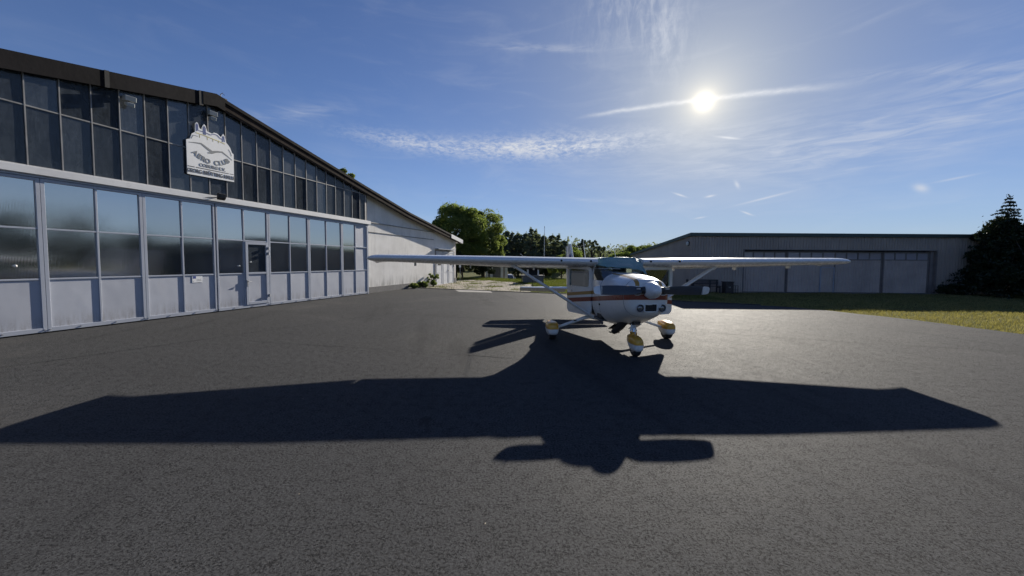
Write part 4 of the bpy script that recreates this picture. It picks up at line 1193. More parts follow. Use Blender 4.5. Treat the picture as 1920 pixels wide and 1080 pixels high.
# tail
k_ = MB()
for side in (-1, 1): pass
def tailsec(X, ly, ty, z, t): return [(X, -(ly - (ly - ty) * x), z + s_ * 5 * t * (ly - ty) * (.2969 * math.sqrt(x) - .126 * x - .3516 * x * x + .2843 * x ** 3 - .1036 * x ** 4)) for s_, x in [(1, q / 10) for q in range(10, 0, -1)] + [(-1, q / 10) for q in range(0, 11)]]
for side in (-1, 1):
    k_ = MB(); k_.loft([tailsec(side * X, ly, ty, .945, t) for X, ly, ty, t in ((.06, -3.45, -4.35, .10), (.9, -3.66, -4.33, .10), (1.66, -3.85, -4.32, .09), (1.74, -3.92, -4.30, .06), (1.77, -4.05, -4.28, .02))]); hs = k_.build('tailplane', M['white'], A, smooth=40)
    k_ = MB(); k_.loft([tailsec(side * X, ly, ty, 0.0, t) for X, ly, ty, t in ((.12, 0, -.50, .09), (.9, 0, -.45, .09), (1.75, 0, -.38, .07))]); ev = k_.build('elevator', M['white'], hs, smooth=40)
    ev.location = (0, 4.36, .945); ev.rotation_euler = (R(-26), 0, 0)      # hanging down at rest
def finsec(z, ly, ty, t): return [(s_ * 5 * t * (ly - ty) * (.2969 * math.sqrt(x) - .126 * x - .3516 * x * x + .2843 * x ** 3 - .1036 * x ** 4), -(ly - (ly - ty) * x), z) for s_, x in [(1, q / 10) for q in range(10, 0, -1)] + [(-1, q / 10) for q in range(0, 11)]]
k_ = MB(); k_.loft([finsec(1.08, -2.9, -4.55, .06), finsec(1.30, -3.45, -4.60, .08), finsec(2.38, -4.28, -4.92, .08), finsec(2.44, -4.38, -4.92, .05)]); fn = k_.build('fin', M['white'], A, smooth=40)
k_ = MB(); k_.loft([finsec(1.02, -4.58, -5.02, .09), finsec(1.9, -4.79, -5.22, .08), finsec(2.38, -4.935, -5.30, .07)]); k_.build('rudder', M['white'], fn, smooth=40)
k_ = MB(); k_.box(-.068, -.058, 4.15, 4.38, 1.92, 2.06); k_.build('fin_mark', M['signblue'], fn)

# propeller and spinner
CX, PZ = 0.015, 1.312
k_ = MB(); prof = [(2.16, .150), (2.19, .153), (2.26, .146), (2.33, .127), (2.40, .097), (2.45, .062), (2.474, .033), (2.482, .004)]
k_.loft([[(CX + math.cos(2 * math.pi * q / 36) * r_, -y, PZ + math.sin(2 * math.pi * q / 36) * r_) for q in range(36)] for y, r_ in prof])
spin = k_.build('spinner', M['white'], A, smooth=40)
blade_prof = [(.10, .07, .06, 55), (.16, .09, .055, 48), (.22, .14, .046, 40), (.32, .175, .034, 33), (.5, .182, .026, 27), (.66, .182, .021, 23), (.8, .175, .017, 20), (.90, .163, .014, 18)]
tip_prof = [(.922, .160, .013, 17.5), (.98, .148, .011, 17), (1.02, .128, .009, 16.5), (1.036, .10, .007, 16.5), (1.042, .05, .004, 16.5)]
band_prof = [(.901, .164, .0145, 18), (.921, .161, .0135, 17.6)]


def blade(profile, side):
    rings_ = []
    for r_, ch, th, tw in profile:
        a_ = R(tw); rr_ = []
        for q in range(16):
            t = 2 * math.pi * q / 16; u_, v_ = math.cos(t) * ch / 2, math.sin(t) * th / 2
            # blade lies along x; chord direction turned out of the disc plane by the twist
            rr_.append((CX + side * r_, -2.22 + (u_ * math.sin(a_) + v_ * math.cos(a_)) * -side, PZ + (u_ * math.cos(a_) - v_ * math.sin(a_))))
        rings_.append(rr_)
    mb_ = MB(); mb_.loft(rings_); return mb_


for side in (-1, 1):
    bl_ = blade(blade_prof, side).build('propeller_blade', M['prop'], A, smooth=50)
    blade(band_prof, side).build('blade_band', M['prop'], bl_, smooth=50)
    blade(tip_prof, side).build('blade_tip', M['white'], bl_, smooth=50)
    b2 = MB(); b2.box(CX + side * .905, CX + side * .911, -2.262, -2.20, PZ - .068, PZ + .068); b2.build('tip_stripe', M['white'], bl_)
    k_ = MB(); k_.tube([(CX + side * .12, -2.22, PZ), (CX + side * .20, -2.22, PZ)], [.07, .058], 14); k_.build('blade_cuff', M['blackmetal'], bl_, smooth=50)
    k_ = MB(); k_.box(CX + side * .26 - .035, CX + side * .26 + .035, -2.268, -2.262, PZ + .02, PZ + .04); k_.build('data_plate', M['steel'], bl_)

# cowling details
for yf in (1.985, .965):
    rg = ring(yf); k_ = MB(); n_ = len(rg)
    for q in range(n_):
        pass
    c0 = Vector((0, -yf, sum(p[2] for p in rg) / n_))
    def off_(p, g, dy): d = (Vector(p) - c0); return tuple(c0 + d * (1 + g / max(d.length, .01)) + Vector((0, dy, 0)))
    k_.loft([[off_(p, -.004, -.004) for p in rg], [off_(p, .0025, -.004) for p in rg], [off_(p, .0025, .004) for p in rg], [off_(p, -.004, .004) for p in rg]], cap=False)
    k_.build('panel_seam', M['doorgrey2'], A)
for side in (-1, 1):
    k_ = MB(); n_ = 18
    out = [(CX + side * .235 + math.cos(2 * math.pi * q / n_) * .115, -2.125, 1.30 + math.sin(2 * math.pi * q / n_) * .085) for q in range(n_)]
    out2 = [(x * 1.0, -2.155, z) for x, y, z in out]; in2 = [(CX + side * .235 + (x - CX - side * .235) * .86, -2.155, 1.30 + (z - 1.30) * .86) for x, y, z in out]; in1 = [(x, -2.10, z) for x, y, z in in2]
    k_.loft([out, out2, in2, in1], cap=False); ai = k_.build('air_intake', M['white'], A, smooth=40)
    k_ = MB(); k_.add([(x, -2.148, z) for x, y, z in in1], [tuple(range(n_))]); k_.build('intake_mouth', M['black'], ai)
    xl = CX + .03 + side * .205; yl = cowl_front(xl, .985) + .036 - 2.118
    k_ = MB(); k_.loft([[(xl + math.cos(2 * math.pi * q / 20) * r_l, -y_l - yl, .985 + math.sin(2 * math.pi * q / 20) * r_l) for q in range(20)] for y_l, r_l in ((2.00, .076), (2.113, .076), (2.118, .071), (2.098, .068))], cap=False); ll = k_.build('landing_light', M['trim'], A, smooth=40)
    k_ = MB(); k_.tube([(xl, -2.06 - yl, .985), (xl, -2.098 - yl, .985), (xl, -2.106 - yl, .985)], [.046, .046, .03], 18); k_.build('lens', M['lens'], ll, smooth=40)
    k_ = MB(); k_.tube([(xl, -2.03 - yl, .985), (xl, -2.0985 - yl, .985)], [.068, .068], 20); k_.build('bezel', M['blackmetal'], ll)
k_ = MB()
yg = cowl_front(.02, 1.0) + .02 - 2.125
for a_, b_, c_, d_ in ((-.10, .14, 1.055, 1.07), (-.10, .14, .915, .93), (-.10, -.085, .93, 1.055), (.125, .14, .93, 1.055)): k_.box(CX + a_, CX + b_, -2.125 - yg, -2.0 - yg, c_, d_)
gr_ = k_.build('intake_frame', M['white'], A)
k_ = MB(); k_.box(CX - .085, CX + .125, -2.11 - yg, -2.05 - yg, .93, 1.055); k_.build('filter_mesh', M['black'], gr_)
for q in range(3):
    k_ = MB(); k_.box(CX - .085, CX + .125, -2.116 - yg, -2.1105 - yg, .957 + q * .032, .961 + q * .032); k_.build('filter_bar', M['blackmetal'], gr_)
# cowl flaps and exhaust below the nose
for sx_, ww in ((-.21, .25), (.16, .13)):
    k_ = MB(); k_.hexa([(sx_ - ww / 2, -1.30, .555), (sx_ + ww / 2, -1.30, .555), (sx_ + ww / 2, -1.30, .57), (sx_ - ww / 2, -1.30, .57)], [(sx_ - ww / 2, -.92, .40), (sx_ + ww / 2, -.92, .40), (sx_ + ww / 2, -.92, .415), (sx_ - ww / 2, -.92, .415)]); k_.build('cowl_flap', M['white'] if sx_ > 0 else M['soot'], A)
k_ = MB(); k_.tube([(-.16, -1.40, .66), (-.20, -1.26, .52), (-.23, -1.08, .40), (-.24, -1.0, .36)], [.09, .085, .07, .06], 12); k_.box(-.33, -.13, -1.04, -.94, .335, .35); k_.build('exhaust_pipe', M['soot'], A, smooth=50)
k_ = MB(); k_.tube([(-.50, -1.0, .93), (-.57, -1.0, .93)], .02, 8); k_.build('fuel_drain', M['black'], A)
k_ = MB(); k_.hexa([(-.06, -1.62, .60), (.06, -1.62, .60), (.06, -1.40, .56), (-.06, -1.40, .56)], [(-.08, -1.62, .70), (.08, -1.62, .70), (.08, -1.40, .70), (-.08, -1.40, .70)]); k_.build('nose_gear_well', M['soot'], A)

# fabric sun cover thrown over the windscreen: a thing of its own
cv = thing('windscreen_cover', 'teal fabric sun cover draped over the upper windscreen', 'cover', (PL[0] , PL[1], 0), PYAW)
nx, ny_ = 40, 26
k_ = MB()
for j in range(ny_ + 1):
    for i in range(nx + 1):
        u_ = -1 + 2 * i / nx; t = j / ny_
        end = .57 + .29 * sstep(-1.0, -.05, u_) + .015 * math.sin(u_ * 9)       # how far forward the hem hangs
        yf = -.05 + (end + .05) * t
        w, zb, zt, nu, nl = fus(yf); zc = (zb + zt) / 2; h = (zt - zb) / 2
        if yf < .5: zt = max(zt, 1.86) + .025; h = zt - zc
        ph = math.pi / 2 - u_ * (1.02 if yf > .45 else .86); c, s_ = math.cos(ph), math.sin(ph)
        X = math.copysign(abs(c) ** (2 / nu), c) * (w + .02); Z = zc + abs(s_) ** (2 / nu) * (h + .016)
        X = max(-.545, min(.515, X))
        fold = .014 * math.sin(u_ * 7 + t * 9) * t + .010 * math.sin(u_ * 17 - t * 6) + .016 * math.sin(t * 14 + u_ * 4) * t * (1 - abs(u_) * .5)
        k_.v.append((X, -(yf + fold * .9 + .016), Z + abs(fold) * .8 + .006))
k_.f = [(j * (nx + 1) + i, j * (nx + 1) + i + 1, (j + 1) * (nx + 1) + i + 1, (j + 1) * (nx + 1) + i) for j in range(ny_) for i in range(nx)]
cvm = k_.build('cover_sheet', M['cover'], cv, smooth=180)
sm_ = cvm.modifiers.new('solid', 'SOLIDIFY'); sm_.thickness = 0.004; sm_.offset = 1
k_ = MB(); k_.tube([(-.57, -.44, 1.655), (-.42, -.78, 1.675), (-.1, -.90, 1.665)], .006, 6); k_.build('tie_cord', M['plasticwhite'], cv)

# ------------------------------------------------------------------ foliage builders
def leaf_quads(P, size, flat_=0.0):
    n = len(P)
    nrm = rng.normal(size=(n, 3)); nrm[:, 2] = nrm[:, 2] * (1 - flat_) + flat_ * 1.5
    nrm /= np.linalg.norm(nrm, axis=1, keepdims=True)
    t = np.cross(nrm, rng.normal(size=(n, 3))); t /= np.linalg.norm(t, axis=1, keepdims=True) + 1e-9
    b = np.cross(nrm, t)
    s = size * rng.uniform(0.6, 1.4, size=(n, 1))
    V = np.stack([P - t * s, P - b * s * 0.45, P + t * s, P + b * s * 0.45], axis=1)
    return V.reshape(-1, 3)


def crown_points(n_clumps, leaves, cen, rad, clump_r, hollow=0.35, seed=0, squash=0.75, low=-0.6):
    r_ = np.random.default_rng(seed); pts = []
    d = r_.normal(size=(n_clumps * 4, 3)); d /= np.linalg.norm(d, axis=1, keepdims=True)
    d = d[d[:, 2] > low][:n_clumps]
    rr_ = r_.uniform(hollow, 1.0, size=(len(d), 1)) ** 0.5
    bump = 1 + 0.15 * np.sin(d[:, :1] * 5 + seed) + 0.13 * np.cos(d[:, 1:2] * 7 + d[:, 2:3] * 4 + seed)
    C_ = np.array(cen) + d * rr_ * bump * np.array(rad) * 0.88
    for c in C_:
        n = leaves; q = r_.normal(size=(n, 3)); q /= np.linalg.norm(q, axis=1, keepdims=True); q *= r_.uniform(0.45, 1.0, size=(n, 1)) ** 0.5
        cr = clump_r * r_.uniform(0.55, 1.3)
        pts.append(c + q * np.array([cr, cr, cr * squash]))
        k = n // 14; sp = r_.normal(size=(k, 3)) * cr * .5        # loose sprays at the rim
        pts.append(c + sp)
    return np.concatenate(pts), C_


def trunk_mesh(h, r0, targets, seed=0, lean=0.0):
    rd = random.Random(seed); mb_ = MB()
    path = [(lean * t * h + rd.uniform(-.03, .03) * h * .3 * t, rd.uniform(-.03, .03) * h * .3 * t, h * t) for t in (0, .12, .3, .5, .7, .85)]
    mb_.tube(path, [r0 * 1.25, r0, r0 * .8, r0 * .6, r0 * .38, r0 * .18], 9)
    for c in targets:
        t0 = rd.uniform(.25, .7); i = min(4, int(t0 * 6)); p = Vector(path[i]); c = Vector(c)
        mid_ = p.lerp(c, .5) + Vector((rd.uniform(-.1, .1), rd.uniform(-.1, .1), .08)) * (c - p).length
        mb_.tube([p, mid_, c], [r0 * .32, r0 * .2, r0 * .06], 6)
    return mb_


def broadleaf(name, label, loc, h, rx, ry, mat, seed, clumps=46, leaves=420, size=0.075, group=None, zc=.56, rz=.47, low=-0.75, cat='tree'):
    t = thing(name, label, cat, loc, 0, group)
    cen = (0, 0, h * zc); rad = (rx, ry, h * rz)
    P, C_ = crown_points(clumps, leaves, cen, rad, min(rx, ry) * .31, .45, seed, low=low)
    P = P[P[:, 2] > .05]
    link_mesh('crown', np_mesh('crown', leaf_quads(P, size), 4), mat, t)
    trunk_mesh(h * .85, h * .022 + .03, C_[::max(1, len(C_) // 14)], seed).build('trunk', M['bark'], t, smooth=60)
    return t


def conifer_points(h, r, whorls, seed, droop=.35, open_=.25, per=9):
    r_ = np.random.default_rng(seed); pts = []; tips = []
    for w_i in range(whorls):
        f = w_i / (whorls - 1); z = h * (.08 + .9 * f); L = r * (1 - f) ** .85 + r * .05
        nb = max(3, int(per * (1 - f * .5)))
        for b_i in range(nb):
            if r_.random() < open_ * .4: continue
            a = r_.uniform(0, 2 * math.pi); Lb = L * r_.uniform(.65, 1.15)
            n = max(6, int(60 * Lb / r)); s = r_.uniform(.12, 1, size=n) ** .7
            px = np.cos(a) * s * Lb; py = np.sin(a) * s * Lb; pz = z - droop * Lb * s * s + .1 * Lb * s ** 4
            wd = .16 * Lb * (1.1 - s * .7)
            q = np.stack([px, py, pz], 1) + r_.normal(size=(n, 3)) * np.stack([wd, wd, wd * .35], 1)
            pts.append(q); tips.append((np.cos(a) * Lb * .8, np.sin(a) * Lb * .8, z - droop * Lb * .64))
    top_ = np.stack([r_.normal(size=30) * .03 * r, r_.normal(size=30) * .03 * r, h * r_.uniform(.93, 1.02, size=30)], 1); pts.append(top_)
    return np.concatenate(pts), tips


def conifer_mesh(h, r, whorls, seed, size, **kw):
    P, tips = conifer_points(h, r, whorls, seed, **kw)
    return np_mesh('crown', leaf_quads(P, size, .3), 4), trunk_mesh(h, h * .018, tips[::max(1, len(tips) // 16)], seed)


# trees behind the club hangar
broadleaf('broadleaf_tree', 'tall bright green broadleaf tree right behind the hangar gable end', (-5.6, 42, gz(-6.1, 42)), 8.1, 3.1, 2.6, M['leaf_lime'], 3, 135, 520, .085)
broadleaf('broadleaf_tree', 'darker green broadleaf tree right of the bright one, above the wing', (-2.75, 45, gz(-2.3, 45)), 8.6, 2.75, 2.3, M['leaf_mid'], 5, 110, 480, .085)
broadleaf('broadleaf_tree', 'tree top showing just above the hangar roof slope', (-13.8, 33.5, 0), 9.75, 1.3, 1.3, M['leaf_mid'], 8, 44, 300, .085, zc=.7, rz=.31)
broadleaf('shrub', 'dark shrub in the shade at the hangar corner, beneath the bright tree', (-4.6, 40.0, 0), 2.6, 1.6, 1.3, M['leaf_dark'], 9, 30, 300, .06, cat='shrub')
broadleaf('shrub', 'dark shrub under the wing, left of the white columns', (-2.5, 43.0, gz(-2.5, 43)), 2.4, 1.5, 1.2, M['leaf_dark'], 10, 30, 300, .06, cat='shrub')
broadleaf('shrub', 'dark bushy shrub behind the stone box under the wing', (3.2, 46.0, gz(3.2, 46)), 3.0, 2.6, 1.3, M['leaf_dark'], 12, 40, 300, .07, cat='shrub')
broadleaf('shrub', 'shrub between stone box and aeroplane tail', (6.3, 44.0, gz(6.3, 44)), 2.8, 2.0, 1.2, M['leaf_mid'], 13, 34, 300, .07, cat='shrub')
broadleaf('bush', 'sunlit yellow-green bush seen right beside the tail fin', (10.3, 60.0, gz(10.3, 60)), 3.9, 2.2, 1.6, M['leaf_lime'], 14, 34, 300, .085, cat='bush')

# conifer wood behind: separate trees of four shapes, nothing tells single ones apart
variants = []
for i, (h, rx) in enumerate(((9.8, 1.9), (9.0, 2.3), (10.2, 1.6), (8.6, 2.1))):
    r_ = np.random.default_rng(70 + i); pts = []; tg = []
    for w_i in range(64):
        f = r_.uniform(.12, 1.0); rad = rx * (1 - f ** 2.2) ** .5 * r_.uniform(.5, 1.1); a = r_.uniform(0, 6.283)
        c = np.array([math.cos(a) * rad, math.sin(a) * rad, h * f]); cr = rx * r_.uniform(.2, .42) * (1.15 - f * .55)
        q = r_.normal(size=(95, 3)); q /= np.linalg.norm(q, axis=1, keepdims=True); q *= r_.uniform(.4, 1, size=(95, 1)) ** .5
        pts.append(c + q * np.array([cr * 1.2, cr * 1.2, cr * .55])); tg.append(c)
    pts.append(np.stack([r_.normal(size=60) * .12, r_.normal(size=60) * .12, h * r_.uniform(.93, 1.05, size=60)], 1))
    variants.append((np_mesh('crown', leaf_quads(np.concatenate(pts), .15, .2), 4), trunk_mesh(h, .16, tg[::5], i).mesh('trunk')))
GP = 'dark conifers of the wood beyond the airfield'
for i in range(34):
    x = -2.0 + i * .50 + random.uniform(-.5, .5); y = 80 + (i * 5 % 14) + random.uniform(-2, 2)
    if x > 15: continue
    hfac = (1.0 if x < 9.5 else 1.0 - (x - 9.5) * .045) * random.uniform(.86, 1.04)
    t = thing('conifer_tree', 'dark conifer in the dense wood behind the left wing', 'tree', (x, y, gz(3, 80)), random.uniform(0, 6), GP)
    t.scale = (hfac, hfac, hfac)
    cm, tm = variants[i % 4]
    link_mesh('crown', cm, M['pine'], t); link_mesh('trunk', tm, M['bark'], t)
# umbrella-headed pines beside the tail
for x, y, h, lab in ((17.4, 88, 7.4, 'flat-topped pine standing above the tail, on the skyline'), (20.4, 92, 7.6, 'second flat-topped pine, right of the tail on the skyline'), (23.2, 95, 6.4, 'rounded pine right of the flat-topped pines on the skyline')):
    broadleaf('pine_tree', lab, (x, y, gz(5, 80)), h + 1.4, 1.35, 1.2, M['pine'], int(x * 7), 22, 130, .12, zc=.80, rz=.17, low=-.5)
for i, (x, y, h, rx) in enumerate(((20.2, 61, 4.6, 2.3), (23.6, 63, 5.3, 2.4), (16.9, 58, 3.2, 1.8))):
    broadleaf('broadleaf_tree', ('green tree left of the corrugated hangar roof, nearest the cabin', 'leafy tree showing over the sloping edge of the corrugated hangar', 'low pale green tree beyond the cabin roof')[i], (x, y, 0), h, rx, 1.8, M['leaf_mid'] if i < 2 else M['leaf_lime'], 60 + i, 40, 320, .1)

# far wood along the horizon: one mass
r_ = np.random.default_rng(5); pts = []
for i in range(620):
    x = r_.uniform(-170, 260); y = r_.uniform(120, 190); z0 = -1.5; h = r_.uniform(8, 11.5) * (1.0 + .12 * math.sin(x * .11))
    n = 420; q = r_.normal(size=(n, 3)); q /= np.linalg.norm(q, axis=1, keepdims=True); q *= r_.uniform(.4, 1, size=(n, 1))
    pts.append(np.array([x, y, z0 + h * .5]) + q * np.array([h * .42, h * .4, h * .52]))
fo = link_mesh('distant_wood', np_mesh('distant_wood', leaf_quads(np.concatenate(pts), .46), 4), M['pine'])
tag(fo, 'far low wooded horizon behind everything', 'wood', kind='stuff')

# dark trees at the right edge
t = thing('spruce_tree', 'dark pointed spruce rising at the right edge beside the corrugated hangar', 'tree', (28.85, 22.3, 0))
cm, tm = conifer_mesh(5.75, 2.1, 28, 91, .08, droop=.30, open_=.15, per=17)
link_mesh('crown', cm, M['needle'], t); tm.build('trunk', M['bark'], t, smooth=60)
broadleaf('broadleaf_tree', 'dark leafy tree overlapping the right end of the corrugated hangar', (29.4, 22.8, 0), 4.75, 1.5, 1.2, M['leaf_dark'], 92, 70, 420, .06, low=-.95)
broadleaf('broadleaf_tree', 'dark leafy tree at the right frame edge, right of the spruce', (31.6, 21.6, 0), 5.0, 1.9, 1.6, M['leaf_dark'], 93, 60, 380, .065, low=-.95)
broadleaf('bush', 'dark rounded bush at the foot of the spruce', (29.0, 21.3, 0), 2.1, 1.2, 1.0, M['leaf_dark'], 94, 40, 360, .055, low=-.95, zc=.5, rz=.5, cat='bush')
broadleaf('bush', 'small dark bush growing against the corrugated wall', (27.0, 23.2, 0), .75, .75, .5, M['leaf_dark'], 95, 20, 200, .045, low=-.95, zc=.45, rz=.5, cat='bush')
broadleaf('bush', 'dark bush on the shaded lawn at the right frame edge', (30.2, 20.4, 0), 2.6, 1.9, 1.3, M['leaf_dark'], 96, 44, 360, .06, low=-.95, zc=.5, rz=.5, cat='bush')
# the same row goes on beyond the frame (it is what the hangar windows mirror)
for i, (x, y, h) in enumerate(((34.0, 18.5, 5.6), (34.5, 14.0, 6.3), (35, 9.0, 5.9), (35.5, 3.5, 6.5), (36, -2.5, 6.1), (36, -9, 6.5))):
    broadleaf('broadleaf_tree', 'dark leafy tree of the row that goes on right of the picture', (x, y, 0), h, 2.9, 2.4, M['leaf_dark'], 120 + i, 44, 200, .13, group='tree row right of the picture', low=-.95)

# plants along the plaster wall
for i, (s, yo, h, w, m_) in enumerate(((7.3, -.1, 1.0, .45, 'leaf_lime'), (5.9, -.05, .42, .4, 'leaf_mid'), (4.7, -.03, .36, .35, 'leaf_mid'))):
    p = hpos(s, yo, -0.03)
    broadleaf('wall_plant', ('leafy bright weed bush against the plaster wall beside the white door', 'low weed tuft at the plaster wall, right of the smallest', 'smallest weed tuft at the foot of the plaster wall')[i], p, h, w, w * .7, M[m_], 200 + i, 26, 130, .05, zc=.5, rz=.5, low=-.9, cat='plant')

# ------------------------------------------------------------------ grass
def blades(name, n, region, hmin, hmax, width, mat, label, seed, lean=.35):
    r_ = np.random.default_rng(seed); xs_, ys_ = [], []
    (xa, xb, ya, yb), test = region
    while len(xs_) < n:
        X = r_.uniform(xa, xb, 4000); Y = r_.uniform(ya, yb, 4000)
        for x, y in zip(X, Y):
            if test(x, y): xs_.append(x); ys_.append(y)
    xs_, ys_ = np.array(xs_[:n]), np.array(ys_[:n])
    clump = .5 + .5 * np.sin(xs_ * 2.3 + np.sin(ys_ * 1.7) * 2) * np.sin(ys_ * 2.9 + xs_)
    z = np.array([gz(x, y) for x, y in zip(xs_, ys_)])
    h = r_.uniform(hmin, hmax, n) * (.65 + .6 * clump)
    a = r_.uniform(0, 2 * math.pi, n); w = width * r_.uniform(.7, 1.3, n)
    B = np.stack([xs_, ys_, z], 1); T = np.stack([np.cos(a), np.sin(a), np.zeros(n)], 1) * w[:, None]
    L = np.stack([r_.normal(size=n) * lean * h, r_.normal(size=n) * lean * h, h], 1)
    V = np.stack([B - T, B + T, B + L], axis=1).reshape(-1, 3)
    o = link_mesh(name, np_mesh(name, V, 3), mat)
    return tag(o, label, 'grass', kind='stuff')


edge_x = lambda y: np.interp(y, [4, 9.89, 12.68, 14.72, 15.9, 16.5, 17.78, 18.46, 21.46], [13.4, 13.55, 13.3, 12.5, 11.9, 11.0, 8.3, 7.5, 3.6])
blades('grass', 150000, ((8, 34, 5, 24.0), lambda x, y: x > edge_x(y) + random.uniform(-.05, .08) and x * .5 < y + 4), .035, .085, .008, M['grassdry'], 'short dry lawn grass between apron and corrugated hangar', 31)
def yard(x, y):
    if y < 25.66 - (x + 6.1) * 0.429 + .15 or (x > 3.6 and y < 21.5 - (x - 3.6) * .77 + .15): return False
    inside = inpoly(x, y, gpoly)
    p = HM.inverted() @ Vector((x, y, 0))
    if p.x < 12.1 and p.y > .2: return False
    return (not inside) or random.random() < .05 + .25 * (math.sin(x * 1.9) * math.sin(y * 1.3 + x) > .45)
blades('meadow', 70000, ((-6, 11, 19, 46), yard), .06, .17, .012, M['grassgreen'], 'rough sunlit grass around the gravel yard beyond the apron', 32, .4)

# little dry bits lying on the asphalt
lm = MB()
for i in range(26):
    x, y = random.uniform(-7, 8), random.uniform(1.6, 9); s_ = random.uniform(.006, .014); a_ = random.uniform(0, 6.3)
    dx_, dy_ = math.cos(a_) * s_, math.sin(a_) * s_
    lm.add([(x - dx_, y - dy_, .006), (x + dy_ * .3, y - dx_ * .3, .006), (x + dx_, y + dy_, .010), (x - dy_ * .3, y + dx_ * .3, .006)], [(0, 1, 2, 3)])
M['litter'] = simple('dry_leaf', (0.42, 0.36, 0.27), .8, vary=.3, scale=30)
tag(lm.build('leaf_litter', M['litter']), 'scattered dry leaf bits and twigs on the asphalt', 'litter', kind='stuff')

# ------------------------------------------------------------------ small things in the yard and by the right hangar
t = thing('garden_bench', 'dark slatted wooden bench in the shade against the corrugated hangar', 'bench', (12.15, 23.35, -.02), R(-1))
for xx in (-.75, .75):
    k_ = MB(); k_.box(xx - .03, xx + .03, -.22, -.16, 0, .42); k_.box(xx - .03, xx + .03, .16, .22, 0, .82); k_.box(xx - .03, xx + .03, -.16, .16, .34, .39); k_.build('leg', M['wood'], t)
for q in range(4): k_ = MB(); k_.box(-.85, .85, -.24 + q * .105, -.155 + q * .105, .422, .45); k_.build('seat_slat', M['wood'], t)
for q in range(3): k_ = MB(); k_.box(-.85, .85, .222, .245, .52 + q * .11, .60 + q * .11); k_.build('back_slat', M['wood'], t)
t = thing('wooden_post', 'thin dark post standing beside the garden bench', 'post', (12.2, 23.0, -.02)); k_ = MB(); k_.box(-.035, .035, -.035, .035, 0, .74); k_.build('shaft', M['wood'], t); k_ = MB(); k_.box(-.05, .05, -.05, .05, .742, .77); k_.build('cap', M['wood'], t)
t = thing('garden_cabinet', 'dark upright wooden cabinet right of the garden bench', 'cabinet', (13.45, 23.3, -.02), R(-1))
k_ = MB(); k_.box(-.24, .24, -.2, .2, .05, .68); k_.build('carcass', M['wood'], t); k_ = MB(); k_.box(-.27, .27, -.23, .23, .682, .72); k_.build('top', M['wood'], t)
for sx_ in (-.115, .115): k_ = MB(); k_.box(sx_ - .10, sx_ + .10, -.22, -.202, .08, .65); dr_ = k_.build('door', M['wood'], t); k_ = MB(); k_.box(sx_ * .3 - .01, sx_ * .3 + .01, -.235, -.221, .34, .42); k_.build('handle', M['steel'], dr_)
for sx_ in (-.2, .2):
    for sy_ in (-.16, .16): k_ = MB(); k_.box(sx_ - .03, sx_ + .03, sy_ - .03, sy_ + .03, 0, .048); k_.build('foot', M['wood'], t)
t = thing('metal_rack', 'thin dark metal rack right of the cabinet', 'rack', (13.86, 23.3, -.02))
for sx_ in (-.14, .14):
    for sy_ in (-.14, .14): k_ = MB(); k_.box(sx_ - .012, sx_ + .012, sy_ - .012, sy_ + .012, 0, .47); k_.build('leg', M['blackmetal'], t)
for zz in (.20, .46): k_ = MB(); k_.box(-.16, .16, -.16, .16, zz + .012, zz + .026); k_.build('shelf', M['blackmetal'], t)
for i, (x, h, lab) in enumerate(((11.05, .86, 'taller dark bollard at the corner of the corrugated hangar'), (11.42, .8, 'shorter dark bollard right of the taller one'))):
    t = thing('bollard', lab, 'bollard', (x, 23.45, -.03), 0, 'bollards at the hangar corner')
    k_ = MB(); k_.tube([(0, 0, 0), (0, 0, h - .1)], .06, 10); k_.build('shaft', M['wood'], t, smooth=50); k_ = MB(); k_.tube([(0, 0, h - .098), (0, 0, h - .03), (0, 0, h)], [.075, .075, .03], 10); k_.build('cap', M['blackmetal'], t, smooth=50)

t = thing('stone_box', 'low grey stone barbecue box with dark hooded opening in the grass', 'barbecue', (2.3, 33.6, gz(2.3, 33.6)))
k_ = MB(); k_.box(-.9, .9, -.5, .5, -.1, .62); k_.build('base', M['plinth'], t, bevel=.02)
k_ = MB(); k_.box(-1.0, 1.0, -.56, .56, .622, .70); k_.build('slab', M['concrete'], t, bevel=.01)
k_ = MB(); k_.box(-.5, -.38, -.4, .4, .702, 1.2); k_.box(.38, .5, -.4, .4, .702, 1.2); k_.box(-.38, .38, .3, .4, .702, 1.2); k_.build('hood_wall', M['trim'], t)
k_ = MB(); k_.hexa([(-.62, -.5, 1.202), (.62, -.5, 1.202), (.62, .5, 1.202), (-.62, .5, 1.202)], [(-.5, -.4, 1.34), (.5, -.4, 1.34), (.5, .4, 1.34), (-.5, .4, 1.34)]); k_.build('hood', M['timber'], t)
k_ = MB(); k_.box(-.378, .378, -.2, .296, .704, 1.196); k_.build('opening', M['dark'], t)
for x, y, h, lab in ((1.86, 27.1, .98, 'thin dark fence post standing in front of the stone box'), (2.9, 30.3, .95, 'thin dark fence post right of the stone box')):
    t = thing('fence_post', lab, 'post', (x, y, gz(x, y) - .05), 0, 'fence posts in the yard'); k_ = MB(); k_.tube([(0, 0, 0), (.01, 0, h)], .03, 8); k_.build('shaft', M['blackmetal'], t, smooth=50); k_ = MB(); k_.tube([(.01, 0, h), (.01, 0, h + .03)], [.036, .02], 8); k_.build('cap', M['blackmetal'], t)
t = thing('radio_mast', 'slim pale radio mast rising in front of the conifer wood', 'mast', (5.85, 60, gz(5.85, 60)))
k_ = MB(); k_.tube([(0, 0, 0), (0, 0, 4.6), (0, 0, 8.45)], [.07, .055, .03], 8); k_.build('pole', M['steel'], t, smooth=60); k_ = MB(); k_.tube([(0, 0, 8.45), (0, 0, 8.75)], .05, 8); k_.build('aerial_head', M['steel'], t); k_ = MB(); k_.box(-.25, .25, -.25, .25, -.05, .12); k_.build('foot', M['concrete'], t)
